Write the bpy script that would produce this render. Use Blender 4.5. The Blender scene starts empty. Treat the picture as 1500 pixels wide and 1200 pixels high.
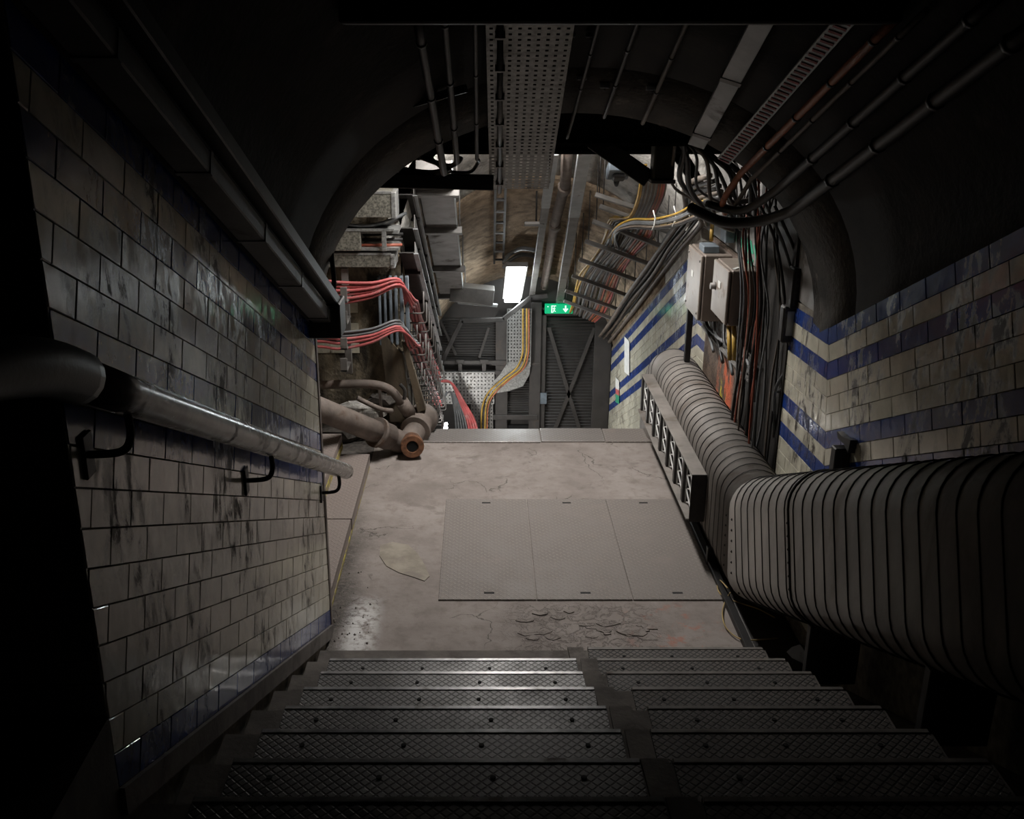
import bpy, math, random
from mathutils import Vector, Matrix
random.seed(7)
SC = bpy.context.scene
COL = SC.collection
R = math.radians

# ------------------------------------------------------------------ camera, light, exposure
CAM = Vector((0, 0, 2.794)); TH = R(19.5); FPX = 1476.0; CX = 705.0; CY = 600.0
cd = bpy.data.cameras.new('camera'); co = bpy.data.objects.new('camera', cd); COL.objects.link(co)
co.location = CAM; co.rotation_euler = (R(90) - TH, 0, 0)
cd.sensor_width = 36; cd.lens = 36 * FPX / 1500; cd.shift_x = 0.03; cd.clip_start = 0.05
SC.camera = co
w = bpy.data.worlds.new('world'); SC.world = w; w.use_nodes = True
w.node_tree.nodes['Background'].inputs[0].default_value = (0, 0, 0, 1)
w.node_tree.nodes['Background'].inputs[1].default_value = 0.0
SC.view_settings.view_transform = 'Standard'; SC.view_settings.look = 'None'
SC.view_settings.exposure = 0.0; SC.view_settings.gamma = 1.0; SC.view_settings.use_curve_mapping = False
LANDING_LAMP = 135.0     # radiance of the tube over the landing
FAR_LAMP = 34.0         # radiance of the fitting by the louvred wall
LOW_LAMP = 58.0          # radiance of the fitting low in the lower passage
SLOPE = 0.469; PHI = math.atan(SLOPE); CP = math.cos(PHI); SP = math.sin(PHI)

# ------------------------------------------------------------------ helpers
def ray(px, py):
    a = TH + math.atan2(py - CY, FPX); c = math.atan2(py - CY, FPX)
    # direction with unit depth along the optical axis
    return Vector(((px - CX) / FPX, math.cos(TH) - (py - CY) / FPX * math.sin(TH), -math.sin(TH) - (py - CY) / FPX * math.cos(TH)))
def at(px, py, x=None, y=None, z=None):
    d = ray(px, py)
    if y is not None: t = y / d.y
    elif x is not None: t = x / d.x
    else: t = (z - CAM.z) / d.z
    return CAM + d * t
def depth(p):
    q = Vector(p) - CAM
    return q.y * math.cos(TH) - q.z * math.sin(TH)
def zlow(y): return -(y - 7.4) * SLOPE if y > 7.4 else 0.0

WLOC = {}
class MB:
    def __init__(s): s.v = []; s.f = []; s.sm = []; s.mi = []
    def add(s, vs, fs, smooth=False, mi=0):
        o = len(s.v); s.v += [Vector(p) for p in vs]
        for f in fs: s.f.append([i + o for i in f]); s.sm.append(smooth); s.mi.append(mi)
        return s
    def box(s, a, b, M=None, bev=0.0, mi=0):
        x0, y0, z0 = a; x1, y1, z1 = b
        x0, x1 = min(x0, x1), max(x0, x1); y0, y1 = min(y0, y1), max(y0, y1); z0, z1 = min(z0, z1), max(z0, z1)
        if bev <= 0:
            vs = [(x, y, z) for z in (z0, z1) for y in (y0, y1) for x in (x0, x1)]
            fs = [(0,2,3,1),(4,5,7,6),(0,1,5,4),(2,6,7,3),(0,4,6,2),(1,3,7,5)]
        else:
            c = bev; vs = []; idx = {}
            L = ((x0, x1), (y0, y1), (z0, z1))
            for sx in (0, 1):
                for sy in (0, 1):
                    for sz in (0, 1):
                        for ax in range(3):
                            p = [L[0][sx], L[1][sy], L[2][sz]]; sg = (sx, sy, sz)
                            for k in range(3):
                                if k != ax: p[k] += c * (1 if sg[k] == 0 else -1)
                            idx[(sx, sy, sz, ax)] = len(vs); vs.append(tuple(p))
            fs = []
            for ax in range(3):
                for sd in (0, 1):
                    q = []
                    for (a1, a2) in ((0,0),(1,0),(1,1),(0,1)):
                        sg = [a1, a2]; sg.insert(ax, sd); q.append(idx[(sg[0], sg[1], sg[2], ax)])
                    fs.append(q if sd else q[::-1])
            for ax in range(3):
                o1, o2 = [k for k in range(3) if k != ax]
                for s1 in (0, 1):
                    for s2 in (0, 1):
                        q = []
                        for e in (0, 1):
                            sg = [0, 0, 0]; sg[ax] = e; sg[o1] = s1; sg[o2] = s2
                            q += [idx[tuple(sg) + (o1,)], idx[tuple(sg) + (o2,)]]
                        fs.append([q[0], q[1], q[3], q[2]])
            for sx in (0, 1):
                for sy in (0, 1):
                    for sz in (0, 1): fs.append([idx[(sx, sy, sz, k)] for k in range(3)])
        if M is not None: vs = [M @ Vector(p) for p in vs]
        return s.add(vs, fs, mi=mi)
    def bar(s, p, q, wd, ht, up=(0, 0, 1), bev=0.0, mi=0):
        """a box running from p to q, wd across, ht along up"""
        p = Vector(p); q = Vector(q); d = q - p; L = d.length; d = d / L
        u = Vector(up); u = (u - d * u.dot(d)); u = u.normalized() if u.length > 1e-6 else Vector((1, 0, 0)); sd = d.cross(u)
        M = Matrix.Translation(p) @ Matrix((sd, d, u)).transposed().to_4x4()
        return s.box((-wd / 2, 0, -ht / 2), (wd / 2, L, ht / 2), M, bev, mi)
    def tube(s, pts, r, n=8, cap=True, smooth=True, mi=0):
        pts = [Vector(p) for p in pts]; m = len(pts)
        rr = r if isinstance(r, (list, tuple)) else [r] * m
        T = []
        for i in range(m):
            a = pts[max(0, i - 1)]; b = pts[min(m - 1, i + 1)]; t = b - a
            T.append(t.normalized() if t.length > 1e-9 else Vector((0, 0, 1)))
        ref = Vector((0, 0, 1)) if abs(T[0].z) < .9 else Vector((1, 0, 0))
        nrm = (ref - T[0] * ref.dot(T[0])).normalized(); vs = []
        for i in range(m):
            nrm = nrm - T[i] * nrm.dot(T[i])
            nrm = nrm.normalized() if nrm.length > 1e-6 else Vector((1, 0, 0))
            bn = T[i].cross(nrm)
            for k in range(n):
                a = 2 * math.pi * k / n
                vs.append(pts[i] + (nrm * math.cos(a) + bn * math.sin(a)) * rr[i])
        fs = [(i * n + k, i * n + (k + 1) % n, (i + 1) * n + (k + 1) % n, (i + 1) * n + k) for i in range(m - 1) for k in range(n)]
        s.add(vs, fs, smooth, mi)
        if cap:
            o = len(s.v) - len(vs)
            s.f.append([o + k for k in range(n)][::-1]); s.sm.append(False); s.mi.append(mi)
            s.f.append([o + (m - 1) * n + k for k in range(n)]); s.sm.append(False); s.mi.append(mi)
        return s
    def lathe(s, O, D, prof, n=20, mi=0):
        O = Vector(O); D = Vector(D).normalized(); ref = Vector((0, 0, 1)) if abs(D.z) < .9 else Vector((1, 0, 0))
        u = (ref - D * ref.dot(D)).normalized(); v = D.cross(u)
        return s.sweep([[O + D * a + (u * math.cos(2 * math.pi * k / n) + v * math.sin(2 * math.pi * k / n)) * r for k in range(n)] for a, r in prof], True, True, False, mi)
    def prism(s, poly, off, mi=0):
        """poly: 3-D points in one plane, off: extrusion"""
        n = len(poly); off = Vector(off)
        vs = [Vector(p) for p in poly] + [Vector(p) + off for p in poly]
        fs = [list(range(n))[::-1], [n + i for i in range(n)]] + [(i, (i + 1) % n, n + (i + 1) % n, n + i) for i in range(n)]
        return s.add(vs, fs, mi=mi)
    def sweep(s, rings, closed=True, cap=True, smooth=True, mi=0):
        n = len(rings[0]); vs = [p for r_ in rings for p in r_]; m = len(rings)
        kk = n if closed else n - 1
        fs = [(i * n + k, i * n + (k + 1) % n, (i + 1) * n + (k + 1) % n, (i + 1) * n + k) for i in range(m - 1) for k in range(kk)]
        s.add(vs, fs, smooth, mi)
        if cap and closed:
            o = len(s.v) - len(vs)
            s.f.append([o + k for k in range(n)][::-1]); s.sm.append(False); s.mi.append(mi)
            s.f.append([o + (m - 1) * n + k for k in range(n)]); s.sm.append(False); s.mi.append(mi)
        return s
    def mesh(s, name, mats, c=Vector((0, 0, 0)), fix=True):
        me = bpy.data.meshes.new(name)
        me.from_pydata([tuple(p - c) for p in s.v], [], s.f)
        if not isinstance(mats, (list, tuple)): mats = [mats]
        for m_ in mats: me.materials.append(m_)
        me.polygons.foreach_set('use_smooth', s.sm)
        if any(s.mi): me.polygons.foreach_set('material_index', s.mi)
        if fix:
            import bmesh
            bm = bmesh.new(); bm.from_mesh(me); bmesh.ops.recalc_face_normals(bm, faces=bm.faces); bm.to_mesh(me); bm.free()
        me.update(); return me
    def build(s, name, mats, parent=None, **kw):
        lo = Vector((min(p[i] for p in s.v) for i in range(3))); hi = Vector((max(p[i] for p in s.v) for i in range(3)))
        c = Vector(((lo.x + hi.x) / 2, (lo.y + hi.y) / 2, lo.z))
        return link(name, s.mesh(name, mats, c, kw.pop('fix', True)), c, parent, **kw)

def link(name, data, loc, parent=None, label=None, cat=None, group=None, kind=None, rot=None):
    o = bpy.data.objects.new(name, data); COL.objects.link(o)
    loc = Vector(loc); WLOC[o.name] = loc
    if parent is not None:
        o.parent = parent; o.location = loc - WLOC[parent.name]
    else: o.location = loc
    if rot is not None: o.rotation_euler = rot
    if label: o['label'] = label
    if cat: o['category'] = cat
    if group: o['group'] = group
    if kind: o['kind'] = kind
    return o
def thing(name, label, cat, loc, group=None, kind=None):
    return link(name, None, loc, None, label, cat, group, kind)
def struct(name, mb, mats, label, cat=None, **kw):
    return mb.build(name, mats, None, label=label, cat=cat, kind='structure', **kw)
def smooth_path(pts, per=6):
    P = [Vector(p) for p in pts]; out = []
    for i in range(len(P) - 1):
        p0 = P[max(0, i - 1)]; p1 = P[i]; p2 = P[i + 1]; p3 = P[min(len(P) - 1, i + 2)]
        for k in range(per):
            t = k / per
            out.append(.5 * ((2 * p1) + (p2 - p0) * t + (2 * p0 - 5 * p1 + 4 * p2 - p3) * t * t + (3 * p1 - p0 - 3 * p2 + p3) * t ** 3))
    out.append(P[-1]); return out
def cable(pts, r, mat, label, cat='cable', name='cable', group=None, n=6, per=6, ties=()):
    pp = smooth_path(pts, per)
    return MB().tube(pp, r, n).build(name, mat, None, label=label, cat=cat, group=group, fix=False)
ORD = ['first', 'second', 'third', 'fourth', 'fifth', 'sixth', 'seventh', 'eighth', 'ninth', 'tenth', 'eleventh', 'twelfth', 'thirteenth', 'fourteenth', 'fifteenth', 'sixteenth', 'seventeenth', 'eighteenth', 'nineteenth', 'twentieth', 'twenty-first', 'twenty-second', 'twenty-third', 'twenty-fourth']

# ------------------------------------------------------------------ materials
class NT:
    def __init__(s, name):
        s.m = bpy.data.materials.new(name); s.m.use_nodes = True; s.t = s.m.node_tree; s.b = s.t.nodes['Principled BSDF']
        s.pos = s.t.nodes.new('ShaderNodeNewGeometry').outputs['Position']
    def n(s, ty, **kw):
        nd = s.t.nodes.new(ty)
        for k, v in kw.items(): setattr(nd, k, v)
        return nd
    def l(s, a, b): s.t.links.new(a, b)
    def put(s, sock, v):
        if hasattr(v, 'is_output') or isinstance(v, bpy.types.NodeSocket): s.l(v, sock)
        else: sock.default_value = v
    def ma(s, op, a, b=0.0, c=None, clamp=False):
        nd = s.n('ShaderNodeMath', operation=op, use_clamp=clamp); s.put(nd.inputs[0], a); s.put(nd.inputs[1], b)
        if c is not None: s.put(nd.inputs[2], c)
        return nd.outputs[0]
    def scalepos(s, v):
        nd = s.n('ShaderNodeVectorMath', operation='MULTIPLY'); s.l(s.pos, nd.inputs[0]); nd.inputs[1].default_value = v; return nd.outputs[0]
    def noise(s, scale, detail=4, rough=.55, vec=None, dist=0.0):
        nd = s.n('ShaderNodeTexNoise'); nd.inputs['Scale'].default_value = scale; nd.inputs['Detail'].default_value = detail
        nd.inputs['Roughness'].default_value = rough; nd.inputs['Distortion'].default_value = dist
        s.l(vec if vec is not None else s.pos, nd.inputs['Vector']); return nd.outputs['Fac']
    def ramp(s, v, a, b, x=0.0, y=1.0):
        nd = s.n('ShaderNodeMapRange', interpolation_type='SMOOTHSTEP'); s.l(v, nd.inputs[0])
        for i, q in enumerate((a, b, x, y)): nd.inputs[i + 1].default_value = q
        return nd.outputs[0]
    def mix(s, f, a, b, blend='MIX'):
        nd = s.n('ShaderNodeMix', data_type='RGBA', blend_type=blend)
        s.put(nd.inputs[0], f); s.put(nd.inputs[6], c4(a)); s.put(nd.inputs[7], c4(b)); return nd.outputs[2]
    def xyz(s):
        nd = s.n('ShaderNodeSeparateXYZ'); s.l(s.pos, nd.inputs[0]); return nd.outputs
    def bump(s, h, st=.3, dist=.01, prev=None):
        nd = s.n('ShaderNodeBump'); nd.inputs['Strength'].default_value = st; nd.inputs['Distance'].default_value = dist
        s.l(h, nd.inputs['Height'])
        if prev is not None: s.l(prev, nd.inputs['Normal'])
        return nd.outputs[0]
    def done(s, col, rough, metal=0.0, nrm=None, spec=.5):
        s.put(s.b.inputs['Base Color'], c4(col)); s.put(s.b.inputs['Roughness'], rough); s.put(s.b.inputs['Metallic'], metal)
        s.b.inputs['Specular IOR Level'].default_value = spec
        if nrm is not None: s.l(nrm, s.b.inputs['Normal'])
        return s.m
def c4(c):
    if isinstance(c, (tuple, list)): return (c[0], c[1], c[2], 1.0)
    return c
def plain(name, col, rough=.6, metal=0.0, var=.35, scale=7, dirt=None, bump=.15, bscale=70, bdist=.004, spec=.5, streak=1.0):
    t = NT(name)
    v = t.scalepos((1, 1, streak)) if streak != 1.0 else None
    n1 = t.noise(scale, 6, .6, v); f = t.ramp(n1, .3, .7)
    lo = tuple(c * (1 - var) for c in col); hi = tuple(min(1, c * (1 + var * .6)) for c in col)
    cc = t.mix(f, lo, hi); rr = rough
    if dirt:
        dcol, amt, ds = dirt
        dm = t.ramp(t.noise(ds, 8, .65, v, .4), .62 - amt * .3, .80 - amt * .3)
        cc = t.mix(dm, cc, dcol); rr = t.ma('ADD', t.ma('MULTIPLY', dm, .85 - rough), rough)
    nb = t.bump(t.noise(bscale, 5, .6), bump, bdist)
    return t.done(cc, rr, metal, nb, spec)
def emit(name, col, strength):
    t = NT(name); t.b.inputs['Base Color'].default_value = (col[0] * .3, col[1] * .3, col[2] * .3, 1)
    t.b.inputs['Emission Color'].default_value = (*col, 1); t.b.inputs['Emission Strength'].default_value = strength; return t.m
M = {}
def tile_mat(name, col, dirtcol, amt, jitter=.14, filmcol=None):
    t = NT(name)
    rnd = t.n('ShaderNodeObjectInfo').outputs['Random']
    base = t.mix(rnd, tuple(c * (1 - jitter) for c in col), tuple(min(1, c * (1 + jitter)) for c in col))
    base = t.mix(t.ramp(t.noise(9, 5, .6), .3, .75), base, tuple(c * .72 for c in col))
    sv = t.scalepos((1.0, 1.0, .55))
    d1 = t.ramp(t.noise(2.6, 4, .6, sv), .50 - amt, .66 - amt)
    d2 = t.ramp(t.noise(17, 8, .72, sv, .3), .46, .60)
    dm = t.ma('MAXIMUM', t.ma('MULTIPLY', d1, d2), t.ma('MULTIPLY', t.ramp(t.noise(30, 5, .7), .66, .74), .7))
    film = t.ramp(t.noise(1.9, 5, .6), .35, .7, .0, .30)
    fc = filmcol or tuple((c * .4 + q * .6) for c, q in zip(col, dirtcol))
    base = t.mix(film, base, fc)
    base = t.mix(dm, base, dirtcol)
    rr = t.ma('ADD', t.ma('MULTIPLY', dm, .5), t.ma('ADD', t.ma('MULTIPLY', film, .25), .10))
    nb = t.bump(t.noise(11, 2, .5), .6, .0035)
    nb = t.bump(t.noise(160, 3, .5), .12, .001, nb)
    return t.done(base, rr, 0, nb, .5)
M['cream'] = tile_mat('cream_glazed_tile', (.70, .665, .54), (.05, .04, .03), .065)
M['blue'] = tile_mat('blue_glazed_tile', (.020, .055, .25), (.02, .02, .028), .03, .25, (.012, .018, .05))
M['tilegrey'] = tile_mat('grey_tile', (.25, .24, .22), (.05, .04, .03), .06)
M['grout'] = plain('dirty_grout', (.15, .13, .10), .9, 0, .5, 20)
M['vault_shade'] = plain('shade_darkened_vault', (.014, .011, .0085), .85, 0, .5, 4, ((.034, .027, .019), .22, 3), .4, 30, .01, .2)  # near-black base puts the vault's shade into its colour, against bounced light
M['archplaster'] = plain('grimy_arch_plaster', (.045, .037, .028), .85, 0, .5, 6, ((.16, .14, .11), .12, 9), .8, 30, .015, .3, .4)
M['darkwall'] = plain('near_black_wall', (.02, .018, .016), .6, 0, .5, 5, None, .3, 40)
M['steel_black'] = plain('black_steel', (.012, .011, .011), .5, 0, .4, 12, None, .15, 80, .003, .4)
M['steel_dark'] = plain('dark_steel', (.045, .042, .04), .5, .3, .4, 10, None, .15, 80)
M['trunk_dark'] = plain('grimy_black_trunking', (.022, .02, .018), .55, 0, .5, 8, ((.05, .042, .034), .15, 6), .2, 60)
M['steel'] = plain('painted_grey_steel', (.20, .19, .18), .5, .2, .3, 6, ((.07, .055, .045), .2, 5), .12, 90)
M['steel_light'] = plain('light_grey_steel', (.40, .42, .43), .45, .2, .2, 6, ((.16, .13, .11), .15, 6), .1, 90)
M['galv'] = plain('galvanised_sheet', (.34, .34, .33), .42, .55, .35, 45, ((.14, .11, .08), .2, 6), .1, 120)
M['galv_dark'] = plain('grimy_zinc_sheet', (.24, .235, .22), .5, .4, .35, 30, ((.07, .06, .05), .2, 6), .1, 120)
M['galv_spangle'] = plain('spangled_galvanised_sheet', (.20, .19, .16), .5, .3, .6, 70, None, .1, 120)
M['duct'] = plain('dusty_duct_metal', (.215, .195, .177), .66, .1, .28, 5, ((.13, .105, .085), .28, 3.2), .12, 60, .003, .5, .5)
M['seam'] = plain('dark_duct_seam', (.02, .018, .016), .6, .2, .3, 20)
M['pipe'] = plain('dusty_cast_iron', (.17, .138, .118), .75, 0, .3, 8, ((.10, .06, .04), .3, 6), .35, 60)
M['rust'] = plain('rusty_iron', (.20, .09, .045), .85, 0, .5, 22, ((.07, .04, .028), .3, 14), .5, 60)
M['rail'] = plain('worn_grey_handrail', (.23, .205, .18), .24, 0, .3, 9, ((.10, .085, .07), .25, 9), .1, 50)
M['railblack'] = plain('black_painted_rail', (.006, .006, .006), .45, 0, .3, 9)
M['red'] = plain('red_cable_sheath', (.44, .095, .095), .5, 0, .3, 8, ((.38, .20, .19), .3, 9), .08, 60)
M['redbrown'] = plain('rust_red_cable_sheath', (.28, .07, .04), .55, 0, .3, 8, ((.10, .06, .05), .2, 9))
M['orange'] = plain('orange_conduit_sheath', (.42, .13, .05), .5, 0, .3, 8, ((.10, .06, .04), .25, 6))
M['wire'] = plain('dull_yellow_wire', (.42, .30, .11), .6, 0, .3, 8)
M['yellow'] = plain('yellow_cable_sheath', (.44, .27, .045), .5, 0, .3, 8, ((.25, .17, .07), .2, 9))
M['cgrey'] = plain('grey_cable_sheath', (.13, .135, .14), .5, 0, .35, 8, ((.22, .20, .18), .2, 9))
M['cbrown'] = plain('brown_cable_sheath', (.12, .095, .075), .6, 0, .35, 8)
M['cblack'] = plain('black_cable_sheath', (.014, .013, .013), .45, 0, .4, 8, ((.06, .05, .045), .15, 9))
M['box'] = plain('brown_grey_enclosure_paint', (.20, .165, .14), .42, .1, .18, 5, ((.12, .09, .07), .15, 5), .06, 60)
M['white'] = plain('white_label', (.62, .62, .60), .6, 0, .15, 20)
M['black'] = plain('black_hole', (.004, .004, .004), .9, 0, .2, 20)
M['plaster'] = plain('flaking_white_plaster', (.60, .58, .54), .9, 0, .3, 9, ((.13, .11, .09), .25, 7), .9, 26, .02)
M['brown'] = plain('brown_rough_concrete', (.40, .30, .205), .92, 0, .45, 8, ((.12, .088, .062), .32, 4.5), 1.0, 42, .03)
M['alcove'] = plain('stained_alcove_wall', (.20, .165, .115), .85, 0, .6, 9, ((.022, .018, .013), .55, 5), .8, 26, .02, .5, .5)
M['louvre'] = plain('charcoal_louvre_paint', (.034, .031, .029), .5, .1, .2, 8, ((.06, .05, .042), .12, 6), .08, 80)
M['louvre_frame'] = plain('charcoal_frame_paint', (.05, .045, .042), .5, .1, .2, 6, ((.085, .07, .058), .15, 5), .08, 80)
M['yellowpaint'] = plain('worn_yellow_paint', (.42, .35, .06), .7, 0, .4, 30, ((.19, .155, .12), .62, 14))
M['timber'] = plain('weathered_timber', (.095, .072, .046), .85, 0, .5, 12, ((.08, .06, .04), .3, 9), .5, 40, .006, .5, .15)
M['graygreen'] = plain('olive_painted_steel', (.075, .07, .05), .5, .1, .25, 6)
M['bluegrey'] = plain('blue_grey_steel', (.16, .19, .22), .5, .2, .25, 10, ((.08, .07, .065), .2, 9))
M['rubble'] = plain('rubble_dust', (.085, .075, .066), .95, 0, .5, 30, None, .8, 60)
M['green'] = plain('green_paint', (.03, .26, .15), .6, 0, .3, 12)
M['redpaint'] = plain('red_strip_paint', (.30, .035, .035), .6, 0, .4, 30)
M['lamp_land'] = emit('landing_tube_light', (1.0, .965, .925), LANDING_LAMP)
M['lamp_far'] = emit('far_diffuser_light', (.90, .98, 1.0), FAR_LAMP)
M['lamp_low'] = emit('low_tube_light', (1.0, .98, .95), LOW_LAMP)
M['sign_green'] = emit('sign_green_light', (.0, .42, .17), 1.0)
M['sign_white'] = emit('sign_white_light', (.75, 1.0, .88), 1.1)

def floor_mat():
    t = NT('dusty_landing_concrete'); X = t.xyz()
    base = t.mix(t.ramp(t.noise(2.3, 7, .62), .3, .7), (.225, .194, .176), (.315, .278, .255))
    base = t.mix(t.ramp(t.noise(11, 8, .7), .45, .75), base, (.19, .16, .143))
    base = t.mix(t.ma('MULTIPLY', t.ramp(t.noise(1.1, 6, .65, None, .6), .5, .66), .55), base, (.165, .14, .125))
    # gritty dark strip and white scuffs by the raised walkway
    side = t.ramp(t.ma('ADD', X[0], t.ma('MULTIPLY', t.noise(4, 5, .6), .30)), -.45, -.68)
    near = t.ramp(X[1], 6.4, 5.0)
    grit = t.ma('MULTIPLY', t.ma('MULTIPLY', side, near), t.ramp(t.noise(30, 8, .75), .28, .6))
    base = t.mix(grit, base, (.075, .068, .06))
    sc1 = t.ramp(t.ma('ABSOLUTE', t.ma('ADD', X[0], .62)), .13, .02); sc2 = t.ramp(t.ma('ABSOLUTE', t.ma('SUBTRACT', X[1], 4.50)), .42, .1)
    scuff = t.ma('MULTIPLY', t.ma('MULTIPLY', sc1, sc2), t.ramp(t.noise(16, 9, .72), .38, .55))
    base = t.mix(scuff, base, (.66, .65, .64))
    edge = t.ma('MULTIPLY', t.ramp(X[1], 4.19, 4.10), t.ma('MULTIPLY', t.ramp(X[0], .55, .35), t.ramp(t.noise(13, 6, .7), .42, .6)))
    base = t.mix(edge, base, (.50, .50, .50))
    # red paint smears and bare broken patch by the stair foot
    rd = t.ma('MULTIPLY', t.ma('MULTIPLY', t.ramp(X[0], .62, .95), t.ramp(X[0], 1.30, 1.1)), t.ma('MULTIPLY', t.ramp(X[1], 4.82, 4.66), t.ramp(t.noise(9, 7, .7), .52, .64)))
    base = t.mix(t.ma('MULTIPLY', rd, .55), base, (.42, .13, .075))
    brk = t.ma('MULTIPLY', t.ma('MULTIPLY', t.ramp(X[0], .0, .3), t.ramp(X[0], 1.0, .75)), t.ma('MULTIPLY', t.ramp(X[1], 4.8, 4.68), t.ramp(X[1], 4.18, 4.28)))
    stain = t.ma('MULTIPLY', t.ramp(t.noise(3.1, 4, .6, None, .5), .60, .68), t.ramp(X[1], 4.6, 6.3))
    base = t.mix(t.ma('MULTIPLY', stain, .5), base, (.13, .11, .10))
    vo = t.n('ShaderNodeTexVoronoi', feature='DISTANCE_TO_EDGE'); vo.inputs['Scale'].default_value = 1.35
    wv = t.n('ShaderNodeVectorMath', operation='ADD'); t.l(t.pos, wv.inputs[0])
    nc = t.n('ShaderNodeTexNoise'); nc.inputs['Scale'].default_value = 2.2; nc.inputs['Detail'].default_value = 6; t.l(t.pos, nc.inputs['Vector']); t.l(nc.outputs['Color'], wv.inputs[1])
    t.l(wv.outputs[0], vo.inputs['Vector'])
    crack = t.ma('MULTIPLY', t.ramp(vo.outputs['Distance'], .010, .002), t.ramp(t.noise(1.7, 3, .5), .48, .56))
    base = t.mix(t.ma('MULTIPLY', crack, .75), base, (.07, .06, .05))
    h = t.ma('SUBTRACT', t.noise(24, 7, .65), t.ma('MULTIPLY', crack, 1.5))
    nb = t.bump(h, .35, .006)
    flake = t.ma('MULTIPLY', brk, t.ramp(t.noise(15, 8, .68, None, .6), .46, .54))
    nb = t.bump(flake, .7, .007, nb)
    nb = t.bump(t.ma('MULTIPLY', grit, t.noise(120, 4, .7)), .9, .01, nb)
    return t.done(base, .82, 0, nb, .35)
M['floor'] = floor_mat()
M['patch'] = plain('pale_mortar_patch', (.30, .265, .215), .85, 0, .25, 9, ((.22, .19, .165), .3, 6), .3, 50)
def chequer(name, col, rough, metal, cell=.030, dust=.35, ang=0.0):
    t = NT(name); X = t.xyz()
    u = t.ma('MULTIPLY', t.ma('ADD', X[0], X[1]), .7071 / cell); v = t.ma('MULTIPLY', t.ma('SUBTRACT', X[0], X[1]), .7071 / cell)
    fu = t.ma('SUBTRACT', t.ma('FRACT', u), .5); fv = t.ma('SUBTRACT', t.ma('FRACT', v), .5)
    par = t.ma('MODULO', t.ma('ABSOLUTE', t.ma('ADD', t.ma('FLOOR', u), t.ma('FLOOR', v))), 2.0)
    d1 = t.ma('ADD', t.ma('MULTIPLY', t.ma('MULTIPLY', fu, fu), 6.0), t.ma('MULTIPLY', t.ma('MULTIPLY', fv, fv), 60.0))
    d2 = t.ma('ADD', t.ma('MULTIPLY', t.ma('MULTIPLY', fu, fu), 60.0), t.ma('MULTIPLY', t.ma('MULTIPLY', fv, fv), 6.0))
    pg = t.ma('GREATER_THAN', par, .5)
    d = t.ma('ADD', t.ma('MULTIPLY', d1, pg), t.ma('MULTIPLY', d2, t.ma('SUBTRACT', 1.0, pg)))
    bar = t.ramp(d, 1.1, .5)
    n = t.ramp(t.noise(5, 7, .65), .3, .7)
    base = t.mix(n, tuple(c * .8 for c in col), tuple(c * 1.12 for c in col))
    base = t.mix(t.ma('SUBTRACT', 1.0, bar), base, tuple(c * .74 for c in col))
    base = t.mix(t.ma('MULTIPLY', t.ramp(t.noise(3.3, 7, .7), .52, .72), dust), base, (.27, .22, .19))
    nb = t.bump(bar, .8, .004)
    nb = t.bump(t.noise(140, 4, .6), .12, .002, nb)
    return t.done(base, t.ma('ADD', t.ma('MULTIPLY', n, .2), rough), metal, nb)
M['plate'] = chequer('chequer_floor_plate', (.262, .230, .208), .58, .05)
M['plate_edge'] = chequer('worn_chequer_nosing', (.33, .30, .28), .30, .3, .030, .2)
M['plate_side'] = chequer('chequer_walkway_plate', (.30, .25, .225), .6, .05)
def tread_mat(name, col, rough, metal):
    t = NT(name); X = t.xyz()
    a = t.ma('MULTIPLY', t.ma('ADD', X[0], t.ma('MULTIPLY', X[1], 1.0)), 1 / .031); b = t.ma('MULTIPLY', t.ma('SUBTRACT', X[0], t.ma('MULTIPLY', X[1], 1.0)), 1 / .031)
    la = t.ramp(t.ma('ABSOLUTE', t.ma('SUBTRACT', t.ma('FRACT', a), .5)), .07, .16)
    lb = t.ramp(t.ma('ABSOLUTE', t.ma('SUBTRACT', t.ma('FRACT', b), .5)), .07, .16)
    g = t.ma('MULTIPLY', la, lb)
    n = t.ramp(t.noise(4, 7, .65), .3, .72)
    base = t.mix(n, tuple(c * .7 for c in col), tuple(c * 1.2 for c in col))
    base = t.mix(t.ma('MULTIPLY', t.ramp(t.noise(7, 7, .7), .55, .75), .5), base, (.17, .14, .12))
    base = t.mix(g, (.02, .018, .016), base)
    nb = t.bump(g, .8, .004)
    return t.done(base, t.ma('ADD', t.ma('MULTIPLY', n, .22), rough), metal, nb)
M['tread'] = tread_mat('worn_diamond_tread', (.125, .122, .12), .36, .3)
M['tread_dull'] = tread_mat('dull_diamond_tread', (.12, .105, .095), .6, .05)
M['nosing'] = plain('worn_bright_nosing', (.22, .22, .22), .34, .4, .4, 14, ((.14, .12, .10), .3, 6))
M['nosing_dull'] = plain('dull_nosing', (.17, .155, .14), .6, .1, .3, 14, ((.14, .12, .10), .3, 6))
M['step'] = plain('dusty_step_concrete', (.13, .113, .10), .85, 0, .35, 7, ((.06, .05, .042), .3, 5), .4, 50)
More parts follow.
